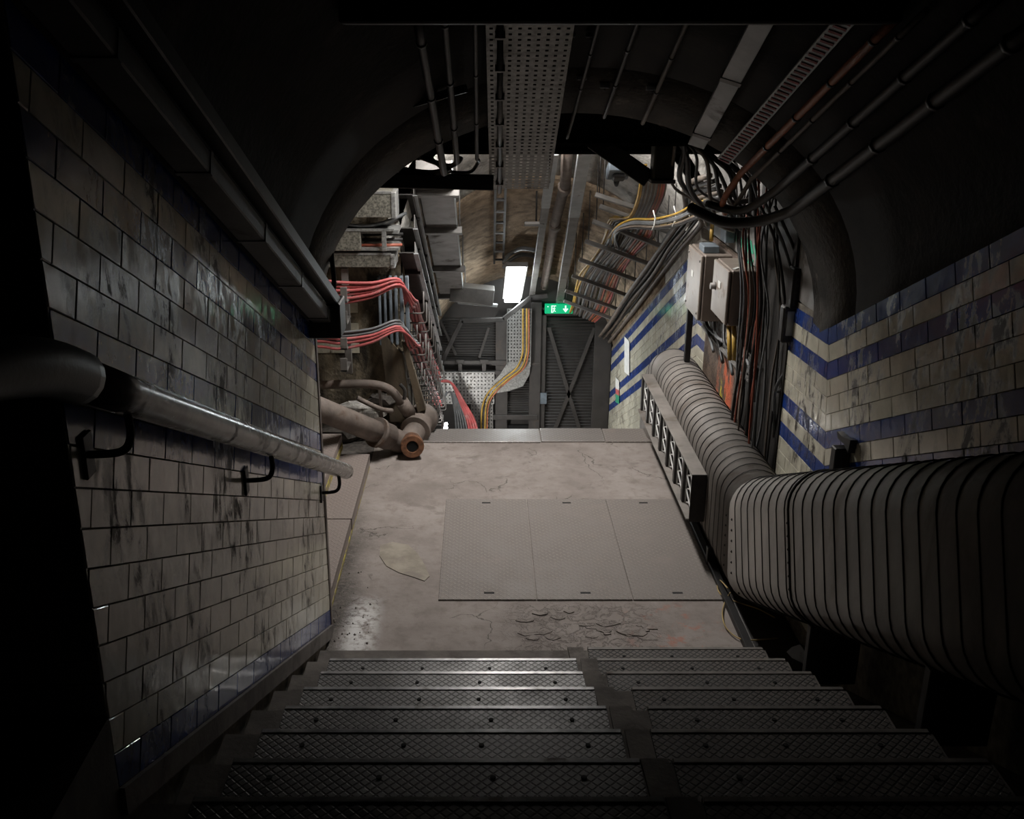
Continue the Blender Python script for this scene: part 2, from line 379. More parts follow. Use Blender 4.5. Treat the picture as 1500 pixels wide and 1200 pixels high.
def graffiti_mat():
    t = NT('smeared_paint_wall'); X = t.xyz()
    base = t.mix(t.ramp(t.noise(8, 8, .65), .3, .7), (.07, .048, .036), (.17, .12, .09))
    sv = t.scalepos((1, 1, .35))
    o = t.ma('MULTIPLY', t.ramp(t.noise(10, 6, .6, sv), .48, .56), t.ma('MULTIPLY', t.ramp(X[1], 6.50, 6.42), t.ma('MULTIPLY', t.ramp(X[1], 6.02, 6.1), t.ramp(X[2], .95, .85))))
    base = t.mix(t.ma('MULTIPLY', o, .85), base, (.62, .13, .055))
    yl = t.ma('MULTIPLY', t.ramp(t.noise(13, 5, .6, sv), .50, .56), t.ma('MULTIPLY', t.ramp(t.ma('ABSOLUTE', t.ma('SUBTRACT', X[1], 6.3)), .12, .03), t.ramp(X[2], .78, .70)))
    base = t.mix(yl, base, (.62, .52, .04))
    pits = t.ramp(t.noise(45, 3, .5), .63, .70)
    base = t.mix(pits, base, (.012, .01, .01))
    return t.done(base, .7, 0, t.bump(t.noise(26, 7, .7), .8, .02))
M['graffiti'] = graffiti_mat()
# ------------------------------------------------------------------ structure
XL, XR = -.77, 1.60
def ztop(y):                      # top line of the tiling / springing of the vault over the upper flight
    return 1.6 + SLOPE * (4.5 - y)
VC, VW, VR = (XL + XR) / 2, (XR - XL) / 2, 1.0
def vault_z(x, y):
    u = max(-1, min(1, (x - VC) / VW)); return ztop(y) + VR * math.sqrt(max(0, 1 - u * u))
def vault(name, label, x0, x1, rise, ys, base, mat, thick=.10, nseg=36, seglen=None):
    c = (x0 + x1) / 2; hw = (x1 - x0) / 2; rings = []
    for y in ys:
        b = base(y); ring = []
        for i in range(nseg + 1):
            a = math.pi - math.pi * i / nseg
            ring.append(Vector((c + hw * math.cos(a), y, b + rise * math.sin(a))))
        for i in range(nseg, -1, -1):
            a = math.pi - math.pi * i / nseg
            ring.append(Vector((c + (hw + thick) * math.cos(a), y, b + (rise + thick) * math.sin(a) - .001)))
        rings.append(ring)
    return struct(name, MB().sweep(rings, True, True, True), mat, label, 'ceiling')
vault('ceiling_upper', 'barrel vault coloured near black for shade, sloping down over the upper stairs', XL, XR, VR, [-2.2 + i * .6 for i in range(11)] + [4.2], ztop, M['vault_shade'])
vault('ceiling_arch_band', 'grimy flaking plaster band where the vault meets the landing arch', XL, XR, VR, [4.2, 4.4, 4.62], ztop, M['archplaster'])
# floor slab of the landing
fl = struct('floor', MB().box((-.80, 4.10, -.3), (1.34, 7.40, 0)), M['floor'], 'dusty concrete landing at the foot of the upper stairs', 'floor')
struct('floor_channel', MB().box((1.34, 4.10, -.3), (1.60, 7.04, -.02)), M['rubble'], 'dark channel floor under the big duct', 'floor')
struct('floor_lower', MB().box((-1.4, 9.8, -2.45), (1.62, 12.2, -2.2)), M['floor'], 'floor of the lower passage out of sight below the landing', 'floor')
st2 = MB()
for n in range(14):
    st2.box((-.62, 7.4 + .335 * n, -2.4), (1.25 if n < 2 else 1.60, 7.4 + .335 * (n + 1), -.157 * (n + 1)))
struct('stairs_lower', st2, M['step'], 'lower flight of stairs falling away beyond the landing edge', 'stairs')
# walls
def yz_wall(name, x0, x1, poly, mat, label):
    return struct(name, MB().prism([(x0, a, b) for a, b in poly], (x1 - x0, 0, 0)), mat, label, 'wall')
TT = .008
wl = yz_wall('wall_left', XL - TT * .6, -1.0, [(1.75, .9), (4.5, -.3), (4.5, ztop(4.5) + .02), (1.75, ztop(1.75) + .02)], M['grout'], 'cream and blue tiled wall beside the handrail on the upper stairs')
wlt = yz_wall('wall_left_upper', -1.0, XL - .03, [(-2.2, ztop(-2.2)), (1.75, ztop(1.75) + .02), (4.5, ztop(4.5) + .02), (4.62, 2.9), (-2.2, 5.9)], M['vault_shade'], 'haunch coloured near black for shade, above the tiled wall by the handrail')
wr = yz_wall('wall_right', XR + TT * .6, 1.8, [(-2.2, .9), (1.2, .9), (4.4, -.4), (7.4, -.4), (12.2, -2.5), (12.2, -.75), (7.4, 1.47), (4.5, 1.63), (-2.2, ztop(-2.2))], M['grout'], 'long tiled wall with blue bands behind the big duct')
struct('wall_back_upper', MB().box((-2.4, -2.4, 1.0), (1.8, -2.2, 6.2)), M['darkwall'], 'dark end wall of the upper landing', 'wall')
struct('wall_side_upper', MB().box((-2.4, -2.2, 1.0), (-2.2, 1.95, 6.2)), M['darkwall'], 'dark far side wall of the upper landing', 'wall')
struct('ceiling_side_upper', MB().box((-2.4, -2.2, 4.4), (-.87, 1.95, 4.5)), M['vault_shade'], 'dark ceiling of the side passage on the upper landing', 'ceiling')
wret = struct('wall_return', MB().box((-2.2, 1.75 + TT * .6, .9), (-1.0, 1.95, 4.4)).box((-1.0, 1.75 + TT * .6, .9), (XL - TT * .6, 1.749 + TT, ztop(1.75) + .02)), M['grout'], 'short tiled return wall at the head of the stairs', 'wall')
struct('floor_upper', MB().box((-2.2, -2.2, 1.2), (1.6, 1.22, 1.5)).box((-2.2, 1.22, 1.2), (XL, 1.75, 1.5)), M['step'], 'dark upper landing at the top of the stairs', 'floor')
# alcove beyond the handrail wall
struct('wall_alcove_side', MB().box((-1.55, 4.5, -.3), (-1.40, 7.45, 2.9)), M['alcove'], 'side wall of the alcove past the handrail wall', 'wall')
AY = 7.42
wab = struct('wall_alcove_back', MB().box((-1.55, AY, -.3), (-.60, 7.60, 2.9)), M['alcove'], 'stained old tiled wall behind the pipes in the alcove', 'wall')
struct('floor_alcove', MB().box((-1.40, 4.5, -.3), (-.80, AY, .0)), M['rubble'], 'rubble strewn alcove floor under the pipe', 'floor')
struct('ceiling_landing', MB().box((-1.55, 4.62, 2.86), (1.8, 7.5, 3.0)), M['vault_shade'], 'dark flat ceiling over the landing', 'ceiling')
# spandrel over the arch between stairs and landing, and the one over the lower tunnel
def spandrel(name, y0, y1, x0, x1, cx, hw, zs, rise, top, mat, label):
    mb = MB(); n = 28; pts = []
    arc = [(cx + hw * math.cos(math.pi - math.pi * i / n), zs + rise * math.sin(math.pi * i / n)) for i in range(n + 1)]
    for i in range(n):
        (a, b), (c, d) = arc[i], arc[i + 1]
        mb.prism([(a, y0, b), (c, y0, d), (c, y0, top), (a, y0, top)], (0, y1 - y0, 0))
    return struct(name, mb, mat, label, 'wall')
spandrel('wall_arch_upper', 4.60, 4.72, XL, XR, VC, VW, 1.56, VR, 3.0, M['archplaster'], 'black arch ring where the upper stairs open onto the landing')
struct('wall_landing_right', MB().box((1.62, 4.5, 1.60), (1.8, 7.4, 2.9)), M['steel'], 'grey panelled wall above the tiles on the landing', 'wall')
# lower tunnel
LX0, LX1 = -.60, 1.62; LC = (LX0 + LX1) / 2; LW = (LX1 - LX0) / 2; LSP = 1.46; LR = .98
def lowv(y): return -(y - 7.4) * SLOPE + LSP
def lvault_z(x, y):
    u = max(-1, min(1, (x - LC) / LW)); return lowv(y) + LR * math.sqrt(max(0, 1 - u * u))
vault('ceiling_lower_ring', 'pale flaking plaster ring at the start of the lower vault', LX0, LX1, LR, [7.4, 7.9, 8.72], lowv, M['plaster'])
vault('ceiling_lower', 'rough brown vault sloping down over the lower stairs', LX0, LX1, LR - .03, [8.72, 9.3, 10.2, 11.1, 12.1], lowv, M['brown'])
spandrel('wall_arch_lower', 7.40, 7.5, LX0, LX1, LC, LW, LSP, LR, 2.9, M['plaster'], 'plastered face above the mouth of the lower tunnel')
yz_wall('wall_lower_left', -.60, -.8, [(7.45, -.3), (12.2, -2.5), (12.2, lowv(12.2) + .05), (7.45, lowv(7.45) + .05)], M['alcove'], 'stained wall behind the cable hangers on the lower stairs')

# ------------------------------------------------------------------ tiles
TL, TH_, PL, PH = .2255, .0768, .2278, .079
BLUE = {0, 2, 6, 8}
def clip(poly, a, b, c):          # keep a*y+b*z<=c
    out = []
    for i in range(len(poly)):
        p = poly[i]; q = poly[(i + 1) % len(poly)]
        fp = a * p[0] + b * p[1] - c; fq = a * q[0] + b * q[1] - c
        if fp <= 0: out.append(p)
        if (fp < 0 < fq) or (fq < 0 < fp):
            t = fp / (fp - fq); out.append((p[0] + (q[0] - p[0]) * t, p[1] + (q[1] - p[1]) * t))
    return out
def area(p): return abs(sum(p[i][0] * p[(i + 1) % len(p)][1] - p[(i + 1) % len(p)][0] * p[i][1] for i in range(len(p)))) / 2
def tile_geo(mb, poly, bev=.0022, mi=0):
    """poly in local (u,v), front towards +w: returns into mb as (w,u,v) triples"""
    n = len(poly); cx = sum(p[0] for p in poly) / n; cy = sum(p[1] for p in poly) / n
    def ins(p):
        dx, dy = cx - p[0], cy - p[1]; L = math.hypot(dx, dy) or 1; k = min(.4, bev * 1.5 / L); return (p[0] + dx * k, p[1] + dy * k)
    vs = [(0, p[0], p[1]) for p in poly] + [(TT - .002, p[0], p[1]) for p in poly] + [(TT, *ins(p)) for p in poly]
    fs = [[2 * n + i for i in range(n)]]
    for k in (0, n): fs += [(k + i, k + (i + 1) % n, k + n + (i + 1) % n, k + n + i) for i in range(n)]
    mb.add(vs, fs, mi=mi)
FULL = {}
def full_mesh(key):
    if key not in FULL:
        mb = MB(); tile_geo(mb, [(-TL / 2, -TH_ / 2), (TL / 2, -TH_ / 2), (TL / 2, TH_ / 2), (-TL / 2, TH_ / 2)])
        FULL[key] = mb.mesh('tile', M[key])
    return FULL[key]
def lay(wall, x, sgn, sections, most, seen):
    """sections: (y0, z0, angle down, length, rows, halfplanes). Tiles stand on the plane x facing sgn."""
    cand = []
    for (y0, z0, ang, length, rows, hps, colour) in sections:
        ca, sa = math.cos(ang), math.sin(ang)
        for r_ in range(rows[0], rows[1]):
            for c in range(-2, int(length / PL) + 3):
                s = (c + (.5 if r_ % 2 else 0)) * PL + PL / 2; t = (r_ + .5) * PH
                def P(ds, dt): return (y0 + (s + ds) * ca - (t + dt) * sa, z0 - (s + ds) * sa - (t + dt) * ca)
                quad = [P(-TL / 2, TH_ / 2), P(TL / 2, TH_ / 2), P(TL / 2, -TH_ / 2), P(-TL / 2, -TH_ / 2)]
                poly = quad
                for h in hps:
                    poly = clip(poly, *h)
                    if len(poly) < 3: break
                if len(poly) < 3 or area(poly) < 3e-4: continue
                cy, cz = P(0, 0); d = depth((x, cy, cz))
                if d < .3: continue
                sz = area(poly) / (d * d) * (1 if seen(cy, cz) else 1e-4)
                cand.append((sz, poly, quad is poly or area(poly) > .999 * TL * TH_, cy, cz, ang, colour(r_, cy)))
    cand.sort(key=lambda k: -k[0])
    rest = MB()
    for i, (sz, poly, full, cy, cz, ang, key) in enumerate(cand):
        if i < most:
            tilt = (random.uniform(-.006, .006), random.uniform(-.006, .006))
            if full:
                rot = Matrix.Rotation(-ang, 4, 'X')
                if sgn < 0: rot = rot @ Matrix.Rotation(math.pi, 4, 'Z')
                rot = rot @ Matrix.Rotation(tilt[0], 4, 'Y') @ Matrix.Rotation(tilt[1], 4, 'Z')
                o = link('tile', full_mesh(key), (x - sgn * TT, cy, cz), wall, rot=rot.to_euler())
            else:
                mb = MB(); tile_geo(mb, poly); mb.v = [Vector((x - sgn * TT + sgn * p.x, p.y, p.z)) for p in mb.v]
                mb.build('tile', M[key], wall)
        else:
            k = len(rest.v); tile_geo(rest, poly, mi=['cream', 'blue', 'tilegrey'].index(key))
            for j in range(k, len(rest.v)): p = rest.v[j]; rest.v[j] = Vector((x - sgn * TT + sgn * p.x, p.y, p.z))
    if rest.v: rest.build('tile_field', [M['cream'], M['blue'], M['tilegrey']], wall, kind='stuff')
def band(r_, y): return 'blue' if r_ in BLUE else 'cream'
def band_left(r_, y): return 'blue' if (r_ in (0, 2, 6, 8, 17, 18)) else 'cream'
s0 = (4.5 - 1.75) / CP
lay(wl, XL, 1, [(1.75, ztop(1.75), PHI, s0, (0, 19), [(-1, 0, -1.752), (1, 0, 4.498), (-SLOPE, -1, -ztop(0) + 1.60 - .0)], band_left)], 330, lambda y, z: True)
# wall right: slope, landing, slope with mitred joints
K1 = (4.5, 1.60); K2 = (7.4, 1.45); a1 = PHI; a2 = math.atan2(K1[1] - K2[1], K2[0] - K1[0]); a3 = PHI
def mitre(K, a, b):
    m_ = (a + b) / 2        # bisector direction of the two runs
    return (math.cos(m_), -math.sin(m_), K[0] * math.cos(m_) - K[1] * math.sin(m_))
h1 = mitre(K1, a1, a2); h2 = mitre(K2, a2, a3)
neg = lambda h: (-h[0], -h[1], -h[2])
Lu = (4.5 - .9) / CP
secs = [(.9, ztop(.9), a1, Lu + .1, (0, 12), [h1], band),
        (K1[0], K1[1], a2, 1.2, (0, 19), [neg(h1), (1, 0, 5.08)], band),
        (6.92, K1[1] - (6.92 - 4.5) * math.tan(a2), a2, .6, (0, 18), [h2, (-1, 0, -6.92)], band),
        (K2[0], K2[1], a3, 4.7 / CP, (0, 18), [neg(h2), (1, 0, 11.9)], band)]
def seen_right(y, z):
    if y < 4.5: return z > .43 + SLOPE * (4.6 - y) + .25 and y > 1.9
    if y < 7.4: return z > .5
    return z > 2.794 - y * math.tan(R(20.74))
lay(wr, XR, -1, secs, 520, seen_right)
# return wall tiles (horizontal courses)
rt = MB(); cnt = 0
for r_ in range(22):
    for c in range(4):
        x1 = XL - .002 - c * PL - (PL / 2 if r_ % 2 else 0); x0 = max(x1 - TL, -1.3); z1 = 3.0 - r_ * PH
        if r_ % 2 and c == 0:
            mb = MB().box((XL - .002 - TL / 2 + .003, 1.75 - .0005, z1 - TH_), (XL - .002, 1.75 + TT, z1), bev=.002)
            mb.build('tile', M['blue' if r_ in (3, 5, 9) else 'cream'], wret)
        if x1 - x0 > .02:
            mb = MB().box((x0, 1.75 - .0005, z1 - TH_), (x1, 1.75 + TT, z1), bev=.002)
            mb.build('tile', M['blue' if r_ in (3, 5, 9) else 'cream'], wret)
struct('trim_1', MB().box((XL - .012, 4.50, -.02), (XL + .004, 4.545, 1.62), bev=.003).box((-.95, 4.535, -.02), (XL - .01, 4.545, 1.62)), M['pipe'], 'brown corner strip on the end of the tiled wall by the handrail')
struct('baseboard_left', MB().prism([(XL, 1.75, 1.25), (XL, 4.5, -.04), (XL, 4.5, .03), (XL, 1.75, 1.32)], (.012, 0, 0)), M['step'], 'cement skirting along the stair side below the blue tiles')

# ------------------------------------------------------------------ stairs
GO, RI, Y1 = .32, .15, 4.10
fs = MB().prism([(XL, 4.08, -.3), (XL, 1.22, 1.15), (XL, 1.22, .8), (XL, 3.4, -.3)], (2.11, 0, 0))
flight = struct('stair_flight', fs, M['step'], 'upper flight of concrete stairs with metal treads leading down to the landing', 'stairs')
bolt_me = MB().tube([(0, 0, -.002), (0, 0, .002)], .0075, 8).mesh('bolt', M['black'])
for n in range(1, 10):
    yn = Y1 - GO * (n - 1); zt = RI * n
    stp = MB().box((XL + .013, yn - GO + .002, zt - .32 if n > 1 else -.1), (1.335, yn - .012, zt - .006)).build('step', M['step'], flight)
    lip = .028
    for (xa, xb, key) in ((-.655 + random.uniform(-.01, .01), .415, 'tread'), (.50 + (.05 if n in (5, 4) else 0), 1.325, 'tread_dull')):
        if n == 1 and key == 'tread': xb_ = .40; ins = .10
        mb = MB().box((xa, yn - GO + .015, zt - .006), (xb, yn, zt), bev=.0015).box((xa, yn - .004, zt - lip), (xb, yn + .002, zt - .001))
        if n == 1 and key == 'tread': continue
        mb.build('tread_plate', M[key], stp)
        MB().box((xa + .001, yn - .016, zt - .002), (xb - .001, yn + .004, zt + .003), bev=.002).box((xa + .001, yn + .002, zt - .03), (xb - .001, yn + .005, zt)).build('nosing', M['nosing' if key == 'tread' else 'nosing_dull'], stp)
        k = 4 if key == 'tread' else 3
        for j in range(k):
            link('bolt', bolt_me, (xa + (xb - xa) * (j + .5) / k + random.uniform(-.03, .03), yn - .07, zt + .001), stp)
    jm = MB(); y_a, y_b = yn - GO + .02, yn
    sk = random.uniform(-.015, .015)
    jm.prism([(.42 + sk, y_b, zt - .006), (.492 + sk, y_b, zt - .006), (.497, y_a, zt - .006), (.424, y_a, zt - .006)], (0, 0, .010))
    jm.build('joint_strip', M['step'], stp)

# floor furniture of the landing
for i, (xa, xb) in enumerate(((-.232, .297), (.302, .818), (.823, 1.305))):
    pl = MB().box((xa, 4.79, -.004), (xb, 6.09, .009), bev=.002).build('floor_plate', M['plate'], fl)
    for (yy, fx) in ((4.86, .52), (6.03, .5)):
        cxp = xa + (xb - xa) * fx + (-.0 if i < 1 else .0)
        MB().box((cxp - .028, yy - .009, .0085), (cxp + .028, yy + .009, .0096)).build('lifting_slot', M['black'], pl)
for (xa, xb, jit) in ((-.46, .452, 0), (.458, .94, .012), (.945, 1.30, .004)):
    MB().box((xa, 7.125 + jit, -.01), (xb, 7.405 + jit, .012), bev=.002).box((xa, 7.40 + jit, -.05), (xb, 7.405 + jit, .01)).build('edge_plate', M['plate_edge' if xa < .9 else 'plate'], fl)
def blob(pts, z, h, name, mat, parent):
    P = [(p.x, p.y) for p in (at(a, b, z=0) for a, b in pts)]
    MB().prism([(a, b, z) for a, b in P], (0, 0, h)).build(name, mat, parent)
blob([(557,800),(575,795),(598,799),(612,812),(622,828),(629,845),(622,852),(605,846),(585,840),(566,830),(556,815)], -.003, .0075, 'mortar_patch', M['patch'], fl)
random.seed(21)
for i in range(26):
    c = at(random.uniform(760, 960), random.uniform(897, 938), z=0); r0 = random.uniform(.02, .07); k = random.randint(6, 9)
    MB().prism([(c.x + r0 * random.uniform(.6, 1.2) * math.cos(2 * math.pi * j / k), c.y + .55 * r0 * random.uniform(.6, 1.2) * math.sin(2 * math.pi * j / k), -.004) for j in range(k)], (0, 0, random.uniform(.006, .010))).build('loose_flake', M['floor'], fl)
for i in range(34):
    c = at(random.uniform(488, 545), random.uniform(790, 945), z=0); r0 = random.uniform(.004, .010)
    if c.x < -.795: continue
    k = 5; tp = Vector((c.x, c.y, r0))
    vs = [(c.x + r0 * random.uniform(.7, 1.2) * math.cos(1.2566 * j), c.y + r0 * random.uniform(.7, 1.2) * math.sin(1.2566 * j), -.002) for j in range(k)] + [tp]
    MB().add(vs, [(j, (j + 1) % k, k) for j in range(k)] + [list(range(k))]).build('grit_lump', M['step'], fl)
kerb = MB().box((1.305, 4.14, -.01), (1.345, 7.1, .035), bev=.003).build('kerb_angle', M['steel_black'], fl)

# raised walkway in the alcove
wk = thing('raised_walkway', 'dusty chequer plate walkway raised beside the landing, edged in worn yellow', 'walkway', (-1.1, 5.5, 0))
MB().box((-1.38, 4.56, 0.0), (-.825, 6.62, .085)).build('base', M['step'], wk)
MB().box((-1.38, 4.56, .085), (-.80, 5.60, .097), bev=.002).box((-.806, 4.56, .02), (-.80, 5.60, .096)).build('deck_plate', M['plate_side'], wk)
MB().box((-1.38, 5.606, .085), (-.795, 6.66, .099), bev=.002).box((-.80, 5.606, .02), (-.795, 6.66, .098)).build('deck_plate', M['plate_side'], wk)
MB().box((-.7995, 4.57, .004), (-.7955, 6.64, .026)).build('yellow_edge', M['yellowpaint'], wk)
wk2 = thing('raised_plinth', 'small raised plinth with a yellow edge beside the corner strip', 'plinth', (-1.2, 6.0, .1))
MB().box((-1.39, 5.35, .099), (-1.0, 6.75, .22), bev=.003).build('top_plate', M['plate_side'], wk2)
MB().box((-1.0, 5.36, .11), (-.996, 6.74, .16)).build('yellow_edge', M['yellowpaint'], wk2)
# ------------------------------------------------------------------ lamps
def hp0(x, y, h): return Vector((x, y, -(y - 7.4) * SLOPE + h))
LXX, LZ = .22, 2.70
lamp = thing('batten_light', 'lit fluorescent batten over the landing hidden above the arch', 'light', (LXX, 6.6, LZ))
MB().box((LXX - .09, 5.90, LZ + .04), (LXX + .09, 7.32, LZ + .11), bev=.006).build('housing', M['steel_light'], lamp)
MB().box((LXX - .07, 5.93, LZ), (LXX + .07, 7.29, LZ + .039), bev=.012).build('diffuser', M['lamp_land'], lamp)
for yy in (6.1, 7.1): MB().tube([(LXX, yy, LZ + .1), (LXX, yy, 2.86)], .006, 6).build('hanger_rod', M['steel'], lamp)
p0 = at(757, 394, y=10.35); p1 = at(750, 441, y=11.65)
lt = at(655, 628, y=10.55).z; lb = -(10.9 - 7.4) * SLOPE
lo = thing('work_light', 'glowing work light standing low on the lower stairs, just past the landing edge', 'light', (-.42, 10.5, lb))
MB().box((-.50, 10.25, lb - .02), (-.32, 10.85, lb + .03), bev=.01).build('base', M['steel_dark'], lo)
MB().box((-.45, 10.30, lb + .03), (-.42, 10.80, lt), bev=.006).build('housing', M['steel_dark'], lo)
MB().box((-.419, 10.32, lb + .05), (-.385, 10.78, lt - .01), bev=.008).build('diffuser', M['lamp_low'], lo)
fl2 = thing('batten_light', 'bright white batten light glowing above the louvred wall', 'light', p1)
MB().bar(p0 + Vector((0, 0, .05)), p1 + Vector((0, 0, .05)), .235, .05, bev=.006).build('housing', M['steel'], fl2)
MB().bar(p0, p1, .185, .038, bev=.01).build('diffuser', M['lamp_far'], fl2)

# ------------------------------------------------------------------ big flat oval duct
DXC, DHW, DHH = 1.432, .162, .325
def oval(c, tdir, n=14):
    """flat oval ring: c centre, tdir path direction in the yz plane"""
    t = Vector(tdir).normalized(); up = Vector((0, -t.z, t.y)); r = DHW; pts = []
    for sgn in (1, -1):
        for i in range(n + 1):
            a = math.pi * i / n
            pts.append(c + Vector((sgn * r * math.cos(a), 0, 0)) + up * (sgn * (DHH - r) + sgn * r * math.sin(a)))
    return pts
D0 = Vector((DXC, .6, .43 + SLOPE * 4.0)); D1 = Vector((DXC, 4.66, .43)); D2 = Vector((DXC, 7.06, .41)); D3 = Vector((DXC, 7.395, -.95))
u1 = (D1 - D0).normalized(); u2 = (D2 - D1).normalized(); u3 = (D3 - D2).normalized()
duct = thing('ventilation_duct', 'big ribbed flat oval metal duct running down beside the stairs and across the landing', 'duct', (DXC, 5, .1))
MB().sweep([oval(D0, u1), oval(D1, u1 + u2)]).build('stair_section', M['duct'], duct)
bend = [D2 - u2 * .02] + [D2 + Vector((0, .335 * math.sin(a), -.335 * (1 - math.cos(a)))) for a in (.26, .52, .78, 1.04, 1.3, 1.5)] + [D3]
rings = [oval(D1, u1 + u2), oval(D2 - u2 * .02, u2)]
rings += [oval(bend[i], (bend[min(i + 1, len(bend) - 1)] - bend[i - 1])) for i in range(1, len(bend))]
MB().sweep(rings).build('landing_section', M['duct'], duct)
def seam_ring(c, t, r=.0045, grow=.001, mat='seam', name='seam'):
    ring = oval(c, t); cc = c
    ring = [p + (p - cc).normalized() * grow for p in ring]; ring.append(ring[0].copy())
    return MB().tube(ring, r, 4, cap=False).build(name, M[mat], duct, fix=False)
L1 = (D1 - D0).length; s = L1 - .155
while s > .1:
    seam_ring(D0 + u1 * s, u1, .0032); s -= .118
L2 = (D2 - D1).length; s = .13
while s < L2 - .02:
    seam_ring(D1 + u2 * s, u2 + (u1 - u2) * max(0, .45 - s) * .8, .0026); s += .094
for k in range(1, 7): seam_ring(bend[k], bend[k + 1] - bend[k - 1] if k < 6 else D3 - bend[5], .0026)
riv = MB().add([(.007 * math.cos(a) * math.cos(e), .007 * math.sin(a) * math.cos(e), .007 * math.sin(e)) for e in (-.9, 0, .9) for a in [k * math.pi / 3 for k in range(6)]],
    [(i * 6 + k, i * 6 + (k + 1) % 6, (i + 1) * 6 + (k + 1) % 6, (i + 1) * 6 + k) for i in range(2) for k in range(6)] + [tuple(range(6)), tuple(range(12, 18))]).mesh('rivet', M['seam'])
def rivets(c, t, step=2, big=1.0):
    ring = oval(c, t, 9)
    for i in range(9, 20, 1):
        if i % step: continue
        for f in (0,):
            link('rivet', riv, ring[i], duct)
    a, b = ring[19], ring[0]; a, b = ring[9], ring[10]
    for k in range(1, 6):
        link('rivet', riv, a.lerp(b, k / 6), duct)
rivets(D1 - u1 * .075, u1 * .7 + u2 * .3); rivets(D1 + u2 * .06, u1 * .3 + u2 * .7)
rivets(D1 - u1 * 1.02, u1)
seam_ring(D1 - u1 * 1.035, u1, .006, .002, 'seam', 'flange'); 
for s in (.35, 1.6, 2.9):
    c = D1 - u1 * s
for (yy, z0) in ((5.2, .0), (6.2, .0), (6.9, .0)):
    MB().box((1.30, yy - .02, -.02), (1.57, yy + .02, .115), bev=.003).build('saddle', M['steel_black'], duct)
for yy in (1.6, 2.6, 3.6):
    zc = .43 + SLOPE * (4.66 - yy); MB().box((1.345, yy - .02, zc - .62), (1.56, yy + .02, zc - .345), bev=.003).build('saddle', M['steel_black'], duct)
# sloping kerb under the stair section of the duct
struct('floor_kerb', MB().prism([(1.34, 4.10, -.3), (1.34, 4.10, .0), (1.34, 1.2, 1.36), (1.34, 1.2, .9)], (.26, 0, 0)), M['rubble'], 'dark sloping kerb beneath the duct beside the stairs', 'floor')

# ------------------------------------------------------------------ lattice rack on the duct
rk = thing('lattice_rack', 'long grey rack with white lattice panels fixed along the duct', 'rack', (1.22, 6.1, .28))
RY0, RY1, RZ0, RZ1, RX0, RX1 = 5.20, 7.08, .285, .565, 1.18, 1.258
MB().box((RX0, RY0, RZ1 - .008), (RX1 + .008, RY1, RZ1), bev=.002).build('top_plate', M['duct'], rk)
MB().box((RX0 - .015, RY0, RZ0), (RX1 + .008, RY1, RZ0 + .008), bev=.002).build('bottom_plate', M['duct'], rk)
MB().box((RX1 - .004, RY0 + .004, RZ0 + .008), (RX1 + .004, RY1, RZ1 - .008)).build('back_plate', M['duct'], rk)
MB().box((RX0, RY0 - .006, RZ0 - .01), (RX1 + .008, RY0, RZ1), bev=.002).build('end_plate', M['steel_dark'], rk)
nb_ = 7; bw = (RY1 - RY0) / nb_
for i in range(nb_):
    ya = RY0 + bw * i; 
    MB().box((RX0 + .002, ya + bw - .045, RZ0 + .008), (RX0 + .05, ya + bw, RZ1 - .008), bev=.002).build('post', M['steel_dark'], rk)
    pan = MB(); X = RX0 + .022; y0 = ya + .006; y1 = ya + bw - .05; z0 = RZ0 + .012; z1 = RZ1 - .012
    for k in range(3):
        za = z0 + (z1 - z0) * k / 3; zb = z0 + (z1 - z0) * (k + 1) / 3
        pan.bar((X, y0, za), (X, y1, zb), .008, .007, (1, 0, 0)); pan.bar((X + .006, y1, za), (X + .006, y0, zb), .008, .007, (1, 0, 0))
    pan.bar((X, y0, z0), (X, y0, z1), .008, .008, (1, 0, 0)); pan.bar((X, y1, z0), (X, y1, z1), .008, .008, (1, 0, 0))
    pan.bar((X + .004, (y0 + y1) / 2, z0), (X + .004, (y0 + y1) / 2, z1), .006, .006, (1, 0, 0))
    pan.build('lattice_panel', M['white'], rk)

# ------------------------------------------------------------------ handrail
hr = thing('handrail', 'thick grey wall handrail with black curved brackets running down the tiled wall', 'handrail', (-.68, 3, 1.6))
HX = -.68
def hz(y): return .81 + .481 * (4.67 - y)
pts = [Vector((HX, 4.67 - (4.67 - 1.62) * i / 16, hz(4.67 - (4.67 - 1.62) * i / 16))) for i in range(17)]
nose = [Vector((HX, 4.70, hz(4.70))), Vector((HX, 4.69, hz(4.69)))]
MB().tube([Vector((HX, 4.702, hz(4.702))), Vector((HX, 4.694, hz(4.694))), Vector((HX, 4.68, hz(4.68)))] + pts, [.018, .030, .037] + [.0385] * 17, 20).build('rail', M['rail'], hr)
ups = smooth_path([(HX, 1.62, hz(1.62)), (HX, 1.45, hz(1.45) - .01), (HX - .02, 1.2, 2.40), (HX - .05, .8, 2.41), (HX - .08, .2, 2.41)], 5)
MB().tube(ups, .047, 16).build('rail_sleeve', M['railblack'], hr)
for yy in (1.82, 3.02, 4.42):
    zc = hz(yy); b = smooth_path([(HX, yy, zc - .03), (HX + .002, yy, zc - .085), (HX - .02, yy, zc - .118), (XL + .0, yy, zc - .125)], 6)
    br = MB().tube(b, .0085, 8).build('bracket', M['steel_black'], hr)
    MB().bar((HX, yy - .05, zc - .033 + .024), (HX, yy + .05, zc - .033 - .024), .03, .008).build('saddle', M['steel_black'], br)
    MB().box((XL, yy - .022, zc - .17), (XL + .008, yy + .022, zc - .08), bev=.002).build('wall_plate', M['steel_black'], br)

